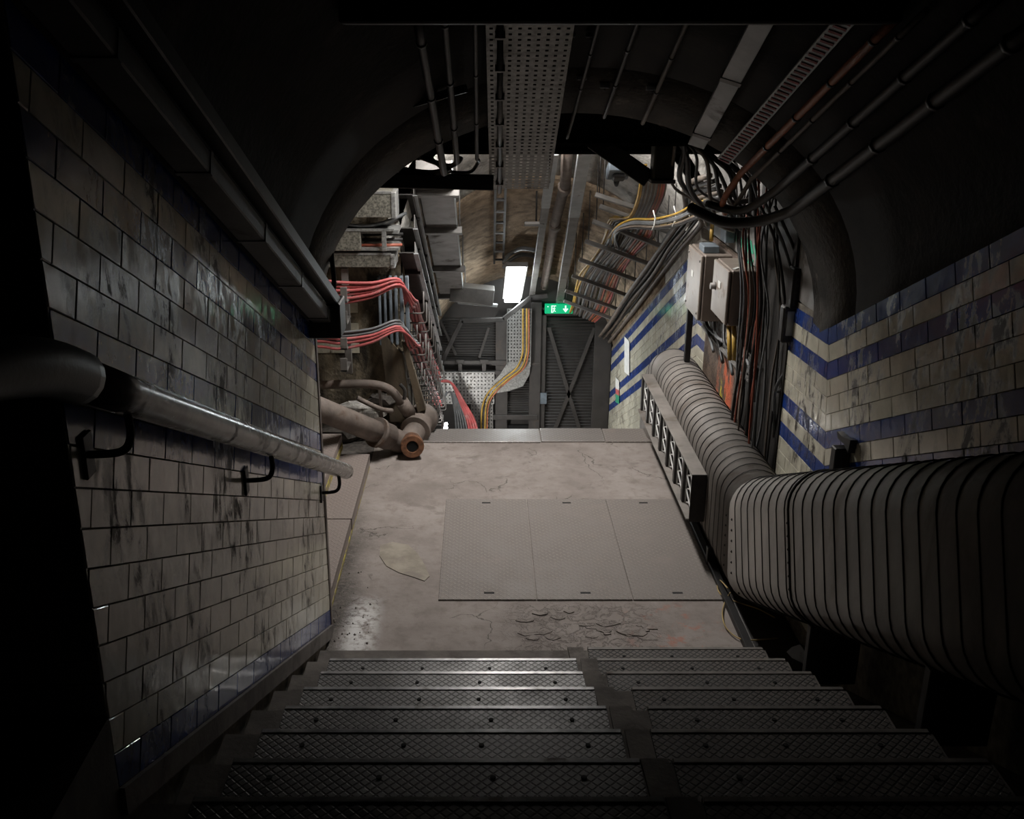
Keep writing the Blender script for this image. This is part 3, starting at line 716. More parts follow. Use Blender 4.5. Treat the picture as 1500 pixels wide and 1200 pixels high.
# twin trunking rails above the tiles
tr = thing('wall_trunking', 'dark twin trunking run sloping along the top of the tiled wall above the handrail', 'trunking', (-.7, 3, 2))
for k, (xx, oz, wd, ht) in enumerate(((-.715, .03, .085, .055), (-.665, .115, .05, .05))):
    MB().bar((xx, .2, ztop(.2) + oz), (xx, 4.56, ztop(4.56) + oz), wd, ht, (0, SP, CP), .004).build('trunking_run', M['trunk_dark' if k == 0 else 'steel_black'], tr)
for i in range(6):
    y = 1.4 + i * .58
    MB().bar((-.715, y, ztop(y) + .03), (-.715, y + .02, ztop(y + .02) + .03), .09, .06, (0, SP, CP)).build('coupler', M['steel_black'], tr)
MB().box((XL - .02, 4.38, 1.58), (-.63, 4.56, 1.74), bev=.006).build('end_box', M['steel_black'], tr)
MB().tube(smooth_path([(-.70, 4.5, 1.70), (-.68, 4.58, 1.78), (-.69, 4.62, 1.95), (-.66, 4.64, 2.05)], 5), .012, 8).build('end_cable', M['cblack'], tr)

# ------------------------------------------------------------------ ceiling fittings over the upper stairs
def perf(mb, O, U, V, nu, nv, ratio=.45, mi=0, flip=False, ru=None):
    """sheet with square holes: origin O, full edge vectors U, V"""
    O = Vector(O); U = Vector(U) / nu; V = Vector(V) / nv; ru = ru or ratio
    for i in range(nu):
        for j in range(nv):
            p = O + U * i + V * j; a0, a1 = .5 - ru / 2, .5 + ru / 2; b0, b1 = .5 - ratio / 2, .5 + ratio / 2
            vs = [p, p + U, p + U + V, p + V, p + U * a0 + V * b0, p + U * a1 + V * b0, p + U * a1 + V * b1, p + U * a0 + V * b1]
            mb.add(vs, [(0, 1, 5, 4), (1, 2, 6, 5), (2, 3, 7, 6), (3, 0, 4, 7)], mi=mi)
    return mb
ct = thing('cable_tray', 'perforated steel cable tray hanging along the middle of the dark ceiling', 'cable tray', (.17, 4.4, 2.4))
T0 = Vector((.015, 3.55, 2.915)); T1 = Vector((.045, 5.18, 2.145)); WX = Vector((.295, 0, 0))
tn = (T1 - T0).normalized(); tup = Vector((0, -tn.z, tn.y))
perf(MB(), T0, WX, T1 - T0, 9, 44, .36).build('perforated_base', M['galv_dark'], ct, fix=False)
for e in (0, 1):
    o_ = WX * e
    MB().bar(T0 + o_ + tup * .025, T1 + o_ + tup * .025, .003, .055, tup).build('side_flange', M['galv_dark'], ct)
for k, f in enumerate((.16,)):
    o_ = WX * f - tup * .012
    MB().tube([T0 + o_, T1 + o_ + (T1 - T0) * .01], .011, 8).build('clipped_cable', M['cblack'], ct)
    for j in range(7): q = T0 + (T1 - T0) * ((j + .5) / 7) + o_; MB().bar(q - Vector((.018, 0, 0)) , q + Vector((.018, 0, 0)), .012, .026, tup).build('cable_clip', M['steel'], ct)
for f in (.15, .55, .95):
    for e in (0, 1):
        p = T0 + (T1 - T0) * f + WX * e; MB().tube([p, Vector((p.x, p.y, min(2.86 if p.y > 4.62 else 9, vault_z(p.x, p.y) + .02)))], .005, 6).build('hanger_rod', M['steel_dark'], ct)
MB().box((-.42, 3.18, 2.875), (1.24, 3.34, 3.20), bev=.006).build('ceiling_beam', M['steel_black'], None, label='black beam crossing the vault nearest overhead', cat='beam')
g2 = thing('shade_girder', 'deeper black girder added across the landing ceiling to shade the near stairs', 'beam', (.42, 5.55, 2.3))  # added girder, placed to block the landing lamp from the near stairs
MB().box((-.9, 5.545, 2.30), (1.6, 5.56, 2.86)).build('web', M['steel_black'], g2)
MB().box((-.9, 5.49, 2.286), (1.6, 5.62, 2.302)).build('lower_flange', M['steel_black'], g2)
bm_ = thing('arch_girder', 'black riveted girder across the arch above the landing', 'beam', (.42, 4.95, 2.38))
MB().box((-.6, 4.94, 2.39), (1.52, 4.955, 2.56)).build('web', M['steel_black'], bm_)
MB().box((-.6, 4.90, 2.378), (1.52, 5.0, 2.392)).build('lower_flange', M['steel_black'], bm_)
MB().box((-.6, 4.90, 2.555), (1.52, 5.0, 2.57)).build('upper_flange', M['steel_black'], bm_)
MB().bar((-.78, 5.02, 2.215), (.06, 5.02, 2.195), .07, .07, (0, 0, 1), .004).build('support_channel', M['steel_black'], None, label='short black channel under the girder beside the cable tray', cat='channel')
def on_vault(x, y, off): return Vector((x, y, vault_z(x, y) - off))
def vault_strip(name, label, x0, x1, wd, th, y0, y1, off, mat, cat):
    p = on_vault(x0, y0, off); q = on_vault(x1, y1, off); u = (x0 - VC) / VW
    up = Vector((u * .8, SP, CP)).normalized()
    mb = MB().bar(p, q, wd, th, up, .002)
    return mb, p, q, up
mb, p, q, up = vault_strip('', '', .93, .955, .075, .03, 3.36, 4.60, .03, None, '')
o = thing('conduit_trunking', 'pale grey flat trunking strip along the dark vault', 'trunking', q)
mb.build('cover', M['steel_light'], o)
for f in (.1, .5, .9): MB().bar(p.lerp(q, f), p.lerp(q, f) + (q - p).normalized() * .03, .082, .036, up).build('strap', M['steel'], o)
mb, p, q, up = vault_strip('', '', 1.145, 1.085, .062, .012, 3.2, 4.62, .03, None, '')
o = thing('striped_strip', 'red and white patterned perforated strip along the vault', 'strip', q)
mb.build('backing', M['steel_light'], o)
dv = (q - p); nrm = up; sd = dv.normalized().cross(nrm)
for i in range(44):
    c = p + dv * ((i + .5) / 44) - nrm * .0075
    MB().bar(c - sd * .022 + dv * .003, c + sd * .022 - dv * .003, .013, .004, nrm).build('red_mark', M['redpaint'], o)
def vault_tube(x0, x1, y0, y1, off, r, mat, label, cat='conduit', name='conduit', clips=4, tail=None):
    pts = [on_vault(x0 + (x1 - x0) * i / 8, y0 + (y1 - y0) * i / 8, off) for i in range(9)]
    if tail: pts = pts + smooth_path([pts[-1]] + [Vector(t) for t in tail], 6)[1:]
    o = thing(name, label, cat, pts[-1])
    MB().tube(pts, r, 8).build('tube', M[mat], o)
    for k in range(clips):
        f = (k + .5) / clips * 7; i = int(f); c = pts[i].lerp(pts[i + 1], f - i); d = (pts[i + 1] - pts[i]).normalized()
        MB().tube([c - d * .008, c + d * .008], r * 1.2, 8).build('clip', M['steel_dark'], o)
    return o
vault_tube(1.235, 1.165, 3.2, 4.62, .035, .015, 'orange', 'orange conduit running down the vault beside the striped strip', tail=[(1.14, 4.8, 2.14), (1.2, 5.0, 2.05)])
vault_tube(1.275, 1.21, 3.1, 4.6, .035, .010, 'cbrown', 'thin brown conduit next to the orange one on the vault', tail=[(1.2, 4.8, 2.12)])
vault_tube(1.36, 1.30, 2.8, 4.5, .04, .020, 'steel_black', 'black conduit low on the vault above the tiled wall', tail=[(1.22, 4.75, 2.1), (1.1, 4.95, 2.10)])
vault_tube(1.44, 1.38, 2.7, 4.5, .045, .026, 'steel_black', 'thickest black conduit lowest on the vault above the tiles', tail=[(1.30, 4.70, 2.06), (1.16, 4.85, 2.03), (1.02, 4.98, 2.08)])
vault_tube(.42, .40, 3.3, 4.6, .04, .008, 'steel_black', 'thin black conduit on the vault crown next to the cable tray', tail=[(.40, 4.85, 2.42)])
vault_tube(.56, .54, 3.3, 4.6, .02, .009, 'steel_black', 'slim black conduit on the vault crown between tray and pale trunking')
vault_tube(.72, .71, 3.3, 4.6, .02, .010, 'cbrown', 'thin brown pipe on the vault crown beside the pale trunking', 'pipe', 'pipe')
vault_tube(-.20, -.17, 3.3, 4.7, .10, .016, 'steel_black', 'fat dark conduit hanging beside the cable tray, bent at its foot', clips=3, tail=[(-.16, 4.9, 2.27), (-.25, 5.02, 2.24), (-.42, 5.06, 2.26), (-.6, 5.1, 2.33)])
vault_tube(-.12, -.11, 3.3, 4.7, .08, .013, 'steel_black', 'black conduit alongside the fat dark one on the vault', clips=3, tail=[(-.10, 4.9, 2.32), (-.16, 5.05, 2.27), (-.3, 5.1, 2.31)])
vault_tube(-.02, -.02, 3.3, 4.75, .08, .009, 'steel_black', 'slim black conduit tight against the cable tray, looping at its foot', clips=3, tail=[(-.015, 4.95, 2.30), (-.06, 5.06, 2.24), (-.18, 5.08, 2.25), (-.26, 5.1, 2.32)])
MB().bar((-.29, 4.15, 2.60), (-.06, 4.05, 2.665), .03, .03).build('conduit_strut', M['steel_dark'], None, label='slanting grey strut across the conduits beside the cable tray', cat='strut')
clip_me = None
for i, (px, py) in enumerate(((835, 50), (866, 50), (822, 114), (852, 113), (886, 125), (954, 128))):
    c = None
    for k in range(200):
        y = 3.2 + k * .01; q = at(px, py, y=y)
        if q.z > vault_z(q.x, q.y) - .015: c = q; break
    if c is None: c = at(px, py, y=4.2)
    o = thing('vault_bracket', ['small pale fixing bracket on the vault beside the cable tray, the uppermost nearest the tray', 'small pale fixing bracket on the vault, uppermost and further from the cable tray', 'small hooked fixing bracket on the vault close to the tray', 'small pale fixing bracket on the vault, middle of the lower row', 'round pale fixing disc at the end of a dangling wire on the vault', 'small white fixing block on the vault by the pale trunking'][i], 'bracket', c)
    MB().box(c + Vector((-.02, -.012, -.012)), c + Vector((.02, .012, .006)), bev=.003).build('plate', M['steel_light'], o)
    MB().tube([c + Vector((0, 0, -.022)), c + Vector((0, 0, .0))], .006, 6).build('bolt', M['steel'], o)
# ------------------------------------------------------------------ lower tunnel
def ats(px, py, h):               # point of a pixel ray on the plane h above the lower stair line
    d = ray(px, py); t = (h + 7.4 * SLOPE - CAM.z) / (d.z + SLOPE * d.y); return CAM + d * t
SUP = Vector((0, SP, CP)); SDN = Vector((0, CP, -SP))
def hp(x, y, h): return Vector((x, y, -(y - 7.4) * SLOPE + h))
BY = 12.0
wb = struct('wall_back', MB().box((-.80, BY, -2.5), (1.8, 12.2, .6)), M['louvre'], 'charcoal end wall of the lower passage', 'wall')
def bw_(px, py, off=0.0): return at(px, py, y=BY - off)
def bbox_px(x0, y0, x1, y1, off, th, bev=.003):
    a = bw_(x0, y0, off); b = bw_(x1, y1, off); return MB().box((a.x, BY - off - th, b.z), (b.x, BY - off, a.z), bev=bev)
def louvres(parent, x0, y0, x1, y1, n, name='slat'):
    a = bw_(x0, y0, .02); b = bw_(x1, y1, .02); me = None
    pit = (a.z - b.z) / n; L = b.x - a.x
    mb = MB().prism([(-L / 2, 0, .002), (-L / 2, -.028, -pit * .62), (-L / 2, -.022, -pit * .70), (-L / 2, .006, -.004)], (L, 0, 0))
    me = mb.mesh('slat', M['louvre'])
    for k in range(n): link(name, me, ((a.x + b.x) / 2, BY - .004, a.z - pit * (k + .1)), parent)
dr = struct('door_1', bbox_px(789, 458, 880, 700, 0.0, .012), M['louvre'], 'charcoal louvred door with crossed braces at the end of the passage', 'door')
louvres(dr, 795, 462, 872, 700, 54)
for k, (x0, x1) in enumerate(((788, 795), (872, 886))): bbox_px(x0, 452, x1, 700, .0, .07).build('jamb', M['louvre_frame'], dr)
bbox_px(788, 448, 886, 460, .0, .07).build('head', M['louvre_frame'], dr)
for (p, q) in (((804, 480), (864, 680)), ((871, 480), (793, 680))):
    MB().bar(bw_(*p, .055), bw_(*q, .055), .045, .012, (0, 1, 0)).build('brace', M['louvre_frame'], dr)
MB().box(bw_(789, 591, .06) + Vector((0, -.03, 0)), bw_(801, 575, .06), bev=.004).build('lock_case', M['bluegrey'], dr)
p1_ = thing('louvre_panel', 'upper charcoal louvre panel left of the perforated tray', 'panel', bw_(690, 525, .03))
bbox_px(640, 466, 727, 528, .0, .012).build('backing', M['louvre'], p1_)
louvres(p1_, 644, 468, 726, 526, 15)
for (p, q) in (((668, 520), (644, 468)), ((702, 524), (716, 480))): MB().bar(bw_(*p, .055), bw_(*q, .055), .03, .01, (0, 1, 0)).build('brace', M['louvre_frame'], p1_)
p2_ = thing('louvre_panel', 'lower charcoal louvre panel beneath the slanted tray', 'panel', bw_(755, 605, .03))
bbox_px(735, 540, 778, 606, .0, .012).build('backing', M['louvre'], p2_)
louvres(p2_, 738, 545, 776, 604, 17)
fr = thing('steel_frame', 'charcoal steel posts and rails framing the louvre panels', 'frame', bw_(780, 700))
bbox_px(726, 462, 742, 700, .0, .09).build('post', M['louvre_frame'], fr)
bbox_px(777, 440, 788, 700, .0, .10).build('post', M['louvre_frame'], fr)
bbox_px(640, 525, 742, 530, .0, .11).build('rail', M['louvre_frame'], fr)
bbox_px(640, 540, 742, 545, .0, .11).build('rail', M['louvre_frame'], fr)
bbox_px(720, 604, 787, 611, .0, .11).build('rail', M['louvre_frame'], fr)
bbox_px(720, 529, 790, 532, .0, .105).build('rail', M['louvre_frame'], fr)
for px in (674, 709):
    bbox_px(px - 6, 527, px + 6, 532, .11, .012).build('bracket', M['louvre_frame'], fr); bbox_px(px - 3, 532, px + 3, 545, .11, .012).build('bracket', M['louvre_frame'], fr)
bbox_px(736, 621, 775, 660, .0, .06).build('dark_opening', M['black'], fr)
# perforated trays on the end wall
tr1 = thing('wall_cable_tray', 'upright perforated tray carrying yellow cables on the end wall', 'cable tray', bw_(760, 540, .14))
a = bw_(743, 452, .13); b = bw_(777, 536, .13)
perf(MB(), (a.x, BY - .13, b.z), (b.x - a.x, 0, 0), (0, 0, a.z - b.z), 8, 17, .42).build('perforated_sheet', M['galv'], tr1, fix=False)
for xx in (a.x, b.x): MB().box((xx - .002, BY - .17, b.z), (xx + .002, BY - .13, a.z)).build('flange', M['galv'], tr1)
poly = [bw_(*p, .135) for p in ((743, 532), (777, 530), (776, 548), (766, 566), (745, 573), (722, 577), (722, 560), (733, 548))]
MB().prism(poly, (0, .006, 0)).build('elbow_plate', M['galv'], tr1)
tr2 = thing('wall_cable_tray', 'wide pale perforated tray lying along the end wall behind the red cables', 'cable tray', bw_(690, 600, .14))
a = bw_(640, 545, .125); b = bw_(724, 592, .125)
perf(MB(), (a.x, BY - .125, b.z), (b.x - a.x, 0, 0), (0, 0, a.z - b.z), 16, 9, .36).build('perforated_sheet', M['galv'], tr2, fix=False)
a2_ = bw_(690, 592, .125); b2_ = bw_(722, 660, .125)
perf(MB(), (a2_.x, BY - .125, b2_.z), (b2_.x - a2_.x, 0, 0), (0, 0, a2_.z - b2_.z), 7, 13, .36).build('perforated_drop', M['steel'], tr2, fix=False)
MB().box((a.x, BY - .15, a.z - .004), (b.x, BY - .12, a.z + .004)).build('flange', M['galv'], tr2)
for i, dx in enumerate((0, 7, 11)):
    pts = [bw_(766 + dx * .8, 452, .17), bw_(766 + dx * .8, 500, .17), bw_(765 + dx * .8, 520, .18), bw_(756 + dx, 540, .19), bw_(736 + dx, 556, .19), bw_(718 + dx, 572, .19), bw_(708 + dx * .8, 590, .19), bw_(705 + dx * .8, 615, .19), bw_(705 + dx * .8, 660, .19)]
    cable(pts, 0.0105 if i < 2 else .008, M['yellow' if i != 2 else 'orange'], ['yellow cable curving down the end wall, outermost of three', 'yellow cable curving down the end wall, between its two neighbours', 'thin orange cable curving down the end wall beside the yellow pair'][i], group='cables curving down the end wall')
# exit sign
S0 = bw_(798, 444.5, .16); S1 = bw_(838.5, 458.5, .16)
sg = thing('exit_sign', 'small lit green exit sign with running figure and down arrow', 'sign', (S0 + S1) / 2)
MB().box((S0.x, BY - .20, S1.z), (S1.x, BY - .16, S0.z), bev=.006).build('light_box', M['sign_green'], sg)
W_, H_ = S1.x - S0.x, S0.z - S1.z
def sgn_poly(pp): return MB().prism([(S0.x + W_ * u, BY - .2005, S1.z + H_ * v) for u, v in pp], (0, -.002, 0))
mb = MB()
for pp in ([(.715, .86), (.765, .86), (.765, .3), (.715, .3)], [(.64, .5), (.68, .58), (.76, .28), (.74, .14)], [(.84, .5), (.80, .58), (.72, .28), (.74, .14)]):
    mb.prism([(S0.x + W_ * u, BY - .2005, S1.z + H_ * v) for u, v in pp], (0, -.002, 0))
mb.build('down_arrow', M['sign_white'], sg)
mb = MB()
for pp in ([(.23, .1), (.27, .1), (.27, .86), (.23, .86)], [(.23, .86), (.40, .86), (.40, .78), (.23, .78)], [(.31, .70), (.335, .76), (.36, .70), (.335, .62)], [(.27, .52), (.30, .6), (.38, .56), (.37, .48)],
           [(.31, .58), (.35, .58), (.345, .36), (.31, .36)], [(.31, .38), (.345, .38), (.30, .12), (.27, .12)], [(.32, .38), (.35, .36), (.40, .24), (.37, .2)]):
    mb.prism([(S0.x + W_ * u, BY - .2005, S1.z + H_ * v) for u, v in pp], (0, -.002, 0))
mb.build('running_figure', M['sign_white'], sg)
mb = MB()
mb.prism([(S0.x + W_ * u, BY - .2005, S1.z + H_ * v) for u, v in [(.08, .74), (.11, .80), (.14, .74), (.11, .68)]], (0, -.002, 0))
mb.build('indicator', M['sign_white'], sg)
MB().tube([Vector(((S0.x + S1.x) / 2, BY - .18, S0.z)), Vector(((S0.x + S1.x) / 2, BY - .18, lvault_z(.9, BY - .18)))], .008, 6).build('drop_rod', M['steel'], sg)

# left ceiling trunking and its straps
tk = thing('ceiling_trunking', 'wide pale grey trunking strapped under the brown vault, stepping down to the end wall', 'trunking', hp(-.33, 9, 1.9))
a = ats(635, 255, 1.90); b = ats(661, 431, 1.90)
MB().bar(a + SUP * .05, b + SUP * .05, .255, .10, SUP, .004).build('body', M['steel'], tk)
MB().bar(a + SUP * .05 + Vector((.129, 0, 0)), b + SUP * .05 + Vector((.129, 0, 0)), .006, .105, SUP).build('painted_lit_edge', M['steel_light'], tk)  # paler steel strip colours in the light along the trunking side
for i, py in enumerate((283, 338, 394, 434)):
    px = 635 + (661 - 635) * (py - 255) / 176; c = ats(px, py, 1.88)
    MB().bar(c + Vector((-.19, 0, 0)), c + Vector((.17, 0, 0)), .06, .06, SUP, .003).build('strap', M['steel'], tk)
    for e in (-.165, .15):
        q = c + Vector((e, 0, 0)); MB().tube([q - SUP * .03, Vector((q.x, q.y, lvault_z(q.x, q.y) + .03))], .006, 6).build('hanger_rod', M['steel'], tk)
c0 = ats(668, 432, 1.86); c1 = Vector((at(723, 440, y=c0.y).x, c0.y, c0.z - .05))
MB().bar(c0 + Vector((-.06, 0, .04)), c1 + Vector((0, 0, .04)), .24, .17, (0, 0, 1), .004).build('cross_section', M['steel'], tk)
MB().bar(c0 + Vector((.02, -.03, -.07)), c1 + Vector((.04, -.03, -.06)), .06, .03, (0, 0, 1), .003).build('support_channel', M['steel_light'], tk)
ch = thing('bent_channel', 'bent steel channel bracing across in front of the louvre panels', 'channel', at(700, 470, y=11.5))
pp = [at(640, 545, y=11.5), at(676, 470, y=11.5), at(737, 468, y=11.5), at(777, 436, y=11.5), at(800, 433, y=11.5)]
for i in range(4): MB().bar(pp[i], pp[i + 1] + (pp[i + 1] - pp[i]).normalized() * .015, .05, .05, (0, 1, 0), .003).build('channel_length', M['steel_dark'], ch)
# central ladder strip on the vault
ls = thing('ladder_strip', 'narrow dark ladder strip fixed up the middle of the brown vault', 'ladder strip', ats(732, 385, 2.3))
for (pa, pb) in (((726, 262), (724, 385)), ((741, 262), (737, 385))): MB().bar(ats(*pa, 2.3), ats(*pb, 2.3), .022, .03, SUP).build('rail', M['steel_dark'], ls)
for i in range(8):
    f = (i + .5) / 8; a = ats(726, 262, 2.3).lerp(ats(724, 385, 2.3), f); b = ats(741, 262, 2.3).lerp(ats(737, 385, 2.3), f)
    MB().bar(a - SUP * .01, b - SUP * .01, .05, .014, SUP).build('rung', M['steel_dark' if i % 2 else 'steel'], ls)
# long steel runs on the vault
def run(label, pa, pb, h, wd, ht, mat, name='ceiling_channel', cat='channel', clipn=3, top=None):
    a = ats(*pa, h); b = ats(*pb, h); o = thing(name, label, cat, b)
    MB().bar(a, b, wd, ht, SUP, .004).build('length', M[mat], o)
    if top: c = a.lerp(b, top); MB().bar(a - SUP * .004, c - SUP * .004, wd + .008, ht, SUP, .004).build('bright_cover', M['steel_light'], o)
    for i in range(clipn):
        q = a.lerp(b, (i + .6) / clipn); MB().tube([q, Vector((q.x, q.y, lvault_z(q.x, q.y) + .02))], .008, 6).build('hanger_rod', M['steel_dark'], o)
    return o
run('long grey ceiling channel running down to the exit sign', (860, 200), (819, 446), 2.07, .085, .06, 'steel', top=.32)
run('grey ceiling channel passing beside the bright batten light', (811, 222), (779, 434), 2.14, .065, .05, 'steel', top=.26)
o = run('short pale cross arm between ceiling channel and ladder strip', (768, 328), (797, 328), 2.12, .06, .03, 'steel', clipn=1)
o = thing('ceiling_pipe', 'brown dusty pipe on the vault between the two ceiling channels', 'pipe', ats(800, 400, 2.2))
MB().tube([ats(832, 200, 2.2), ats(828, 270, 2.2), ats(812, 330, 2.2), ats(797, 420, 2.2)], .045, 10).build('pipe_length', M['pipe'], o)
for f in (275, 330): MB().tube([ats(828 - (f - 270) * .25, f - 3, 2.2), ats(828 - (f - 270) * .25, f + 3, 2.2)], .055, 10).build('collar', M['pipe'], o)
for i, dy in enumerate((0, 9)):
    cable([ats(790, 368 + dy, 2.2), ats(765, 364 + dy, 2.22), ats(748, 372 + dy, 2.26), ats(738, 382 + dy, 2.3)], .022, M['cgrey'], ['upper of two short grey pipes curving off the ladder strip', 'lower of two short grey pipes curving off the ladder strip'][i], 'pipe', 'curved_pipe')
jb = ats(906, 249, 2.02); o = thing('junction_box', 'grey junction box with black gland on the white plaster', 'box', jb)
Mx = Matrix.Translation(jb) @ Matrix.Rotation(-PHI, 4, 'X')
MB().box((-.08, -.10, -.04), (.08, .10, .04), Mx, .006).build('case', M['bluegrey'], o)
MB().box((-.045, -.05, -.075), (.045, .04, -.04), Mx, .01).build('gland', M['steel_black'], o)
MB().tube([Mx @ Vector((0, .02, -.06)), Mx @ Vector((.0, .12, -.07)), Mx @ Vector((0, .2, .0))], .016, 8).build('plug', M['steel_black'], o)
MB().tube([Mx @ Vector((.08, -.05, .0)), Mx @ Vector((.2, -.05, .02))], .009, 6).build('yellow_tail', M['yellow'], o)
# olive drop post and brace
o = thing('drop_post', 'square olive steel post hanging from the girder above the cable rack', 'post', at(968, 262, y=5.25))
a = at(955, 262, y=5.2); b = at(990, 175, y=5.2)
MB().box((a.x, 5.16, a.z), (a.x + .105, 5.28, 2.86), bev=.006).build('shaft', M['graygreen'], o)
MB().box((a.x - .012, 5.15, a.z - .02), (a.x + .112, 5.29, a.z), bev=.003).build('foot_plate', M['steel'], o)
MB().bar(at(868, 205, y=5.25), at(950, 262, y=5.25), .05, .09, (0, 0, 1), .004).build('brace_arm', M['steel_dark'], None, label='slanting brown brace meeting the foot of the olive post', cat='brace')
# cable rack on the haunch
rkk = thing('cable_rack', 'steel rack of slanting rungs carrying cables down the haunch of the lower vault', 'cable rack', hp(1.15, 9.5, 1.75))
lefts = [(872, 285), (878, 302), (868, 324), (857, 353), (848, 380), (838, 404), (828, 426), (826, 441)]
for i, (px, py) in enumerate(lefts):
    a = ats(px, py, 1.90); b = Vector((1.47, a.y, a.z - .20))
    MB().bar(a, b, .03, .035, SUP, .003).build('rung', M['steel'], rkk)
    MB().tube([a + Vector((.03, 0, 0)), Vector((a.x + .03, a.y, lvault_z(a.x + .03, a.y) + .02))], .0045, 6).build('hanger_rod', M['steel_dark'], rkk)
    MB().tube([b + Vector((-.02, 0, 0)), Vector((b.x - .02, b.y, lvault_z(b.x - .02, b.y) + .02))], .0045, 6).build('hanger_rod', M['steel_dark'], rkk)
rack_y = [ats(px, py, 1.90).y for px, py in lefts]
random.seed(5)
NC = 20
kinds = ['yellow', 'yellow', 'cbrown', 'cgrey', 'cbrown', 'cbrown', 'cgrey', 'cbrown', 'cbrown', 'cgrey', 'cbrown', 'cbrown', 'cgrey', 'cbrown', 'redbrown', 'cbrown', 'orange', 'redbrown', 'red', 'cbrown']
for i in range(NC):
    f = i / (NC - 1); x0 = 1.03 + .34 * f; pts = []
    sx = at(938 + 38 * f, 268, y=6.9)
    pts = [Vector((sx.x, 6.9, sx.z + .1)), at(936 + 36 * f, 285, y=7.15), at(922 + 36 * f, 318, y=7.7)]
    for y in (8.2, 8.8, 9.4, 10.0, 10.6, 11.2, 11.7):
        x = x0 + random.uniform(-.012, .012) + (.03 * math.sin((y - 8) * 2 + f * 2))
        h = 1.90 - .20 * (x - .95) / .52 + .03 + random.uniform(0, .012)
        pts.append(hp(x, y, h))
    cn = {'yellow': 'yellow', 'cbrown': 'brown', 'cgrey': 'grey', 'redbrown': 'rust red', 'orange': 'orange', 'red': 'bright red'}[kinds[i]]
    cable(pts, .0115 if kinds[i] != 'cgrey' else .014, M[kinds[i]], f'{cn} cable on the slanting rack, {ORD[i]} from its open end', group='cables on the slanting rack', per=4)
# black cables along the top of the lower tiled wall
for i in range(7):
    pts = []
    for y in (5.9, 6.6, 7.2, 7.9, 8.8, 9.8, 10.8, 11.8):
        x = 1.55 - .018 * i + random.uniform(-.012, .012); h = 1.50 + .03 * (i % 3) + .012 * i + random.uniform(-.012, .012)
        pts.append(Vector((x - (.12 if y < 7.2 else 0), y, 1.95 + .03 * i - (.15 if y > 6 else 0))) if y < 7.2 else hp(x, y, h + .05))
    cable(pts, .015 if i % 2 else .019, M['cblack' if i % 3 else 'cbrown'], f'dark cable along the top of the striped wall, {ORD[i]} out from the tiles', group='dark cables above the striped wall', per=4)
# yellow and grey bundle crossing from rack to riser
for i in range(8):
    dy = i * 3.0; k = ['yellow', 'yellow', 'cgrey', 'yellow', 'cgrey', 'cbrown', 'yellow', 'cblack'][i]
    dy += random.uniform(-3, 3)
    pts = [ats(888 + i * 3, 352 + dy, 1.95), at(902, 333 + dy * .6, y=7.75), at(925, 321 + dy * .7, y=7.45), at(958, 320 + dy * .8, y=7.1), at(990, 312 + dy, y=6.8), at(1015, 299 + dy * 1.2, y=6.5), at(1040, 290 + dy * 1.1, y=6.2), at(1062, 283 + dy, y=5.9)]
    cable(pts, .008 if k == 'yellow' else .010, M[k], f"{ {'yellow':'yellow','cgrey':'grey','cbrown':'brown','cblack':'black'}[k]} cable sagging from the rack across to the riser, {ORD[i]} from above", group='cables sagging to the riser')
for i, (px, py) in enumerate(((955, 322), (985, 316), (1005, 322))):
    c = at(px, py, y=7.0 - i * .15)
    MB().tube([c + Vector((.0, -.03, .07)), c + Vector((.015, -.045, .02)), c + Vector((.012, -.04, -.03)), c + Vector((0, -.02, -.07))], .005, 6).build('cable_tie', M['white'], None, label=['white tie on the sagging yellow cables nearest the rack', 'white tie in the middle of the sagging yellow cables', 'white tie on the sagging cables nearest the riser'][i], cat='cable tie', group='white cable ties')

# ------------------------------------------------------------------ left side of the lower tunnel: trays, cables, hangers
for i, (y0, y1, xr, mat, lab) in enumerate(((283, 319, 573, 'galv_spangle', 'uppermost and largest boxed cable tray in the alcove, spangled zinc'), (338, 368, 577, 'galv_spangle', 'middle boxed cable tray in the alcove with an open end window'), (373, 392, 572, 'galv_spangle', 'lowest boxed cable tray in the alcove with a riveted end'))):
    yf = 7.02 + .03 * i; a = at(xr, y0, y=yf); b = at(xr, y1, y=yf)
    o = thing('boxed_tray', lab, 'cable tray', (a.x, yf, b.z))
    zc = (a.z + b.z) / 2
    if i == 1:
        xs = at(528, 350, y=yf).x
        MB().box((-1.39, yf, b.z), (xs, yf + .26, a.z), bev=.004).build('body', M[mat], o)
        MB().box((xs, yf + .02, b.z), (a.x + .03, yf + .26, b.z + .02)).box((xs, yf + .02, a.z - .025), (a.x + .03, yf + .26, a.z)).build('end_lips', M['galv'], o)
        MB().box((at(559, 350, y=yf).x, yf - .004, b.z), (at(566, 350, y=yf).x, yf + .006, a.z), bev=.002).build('strap', M['galv'], o)
        for k in range(3): MB().tube([(xs - .05, yf + .06 + .05 * k, b.z + .03 + .03 * k), (a.x + .05, yf + .08 + .05 * k, b.z + .03 + .03 * k)], .011, 6).build('inner_cable', M['cblack' if k else 'redbrown'], o)
    else:
        MB().box((-1.39, yf, b.z), (a.x, yf + .28, a.z), bev=.004).build('body', M[mat], o)
        MB().box((a.x - .004, yf - .006, b.z - .006), (a.x + .03, yf + .27, a.z + .004), bev=.004).build('end_cap', M['galv'], o)
        if i == 2:
            for (u, v) in ((.012, .2), (.012, .8)): MB().tube([(a.x + u, yf - .012, b.z + (a.z - b.z) * v), (a.x + u, yf, b.z + (a.z - b.z) * v)], .007, 8).build('rivet', M['steel'], o)
    MB().box((-1.39, yf - .004, a.z - .004), (a.x, yf + .03, a.z + .012)).build('lid_lip', M['galv'], o)
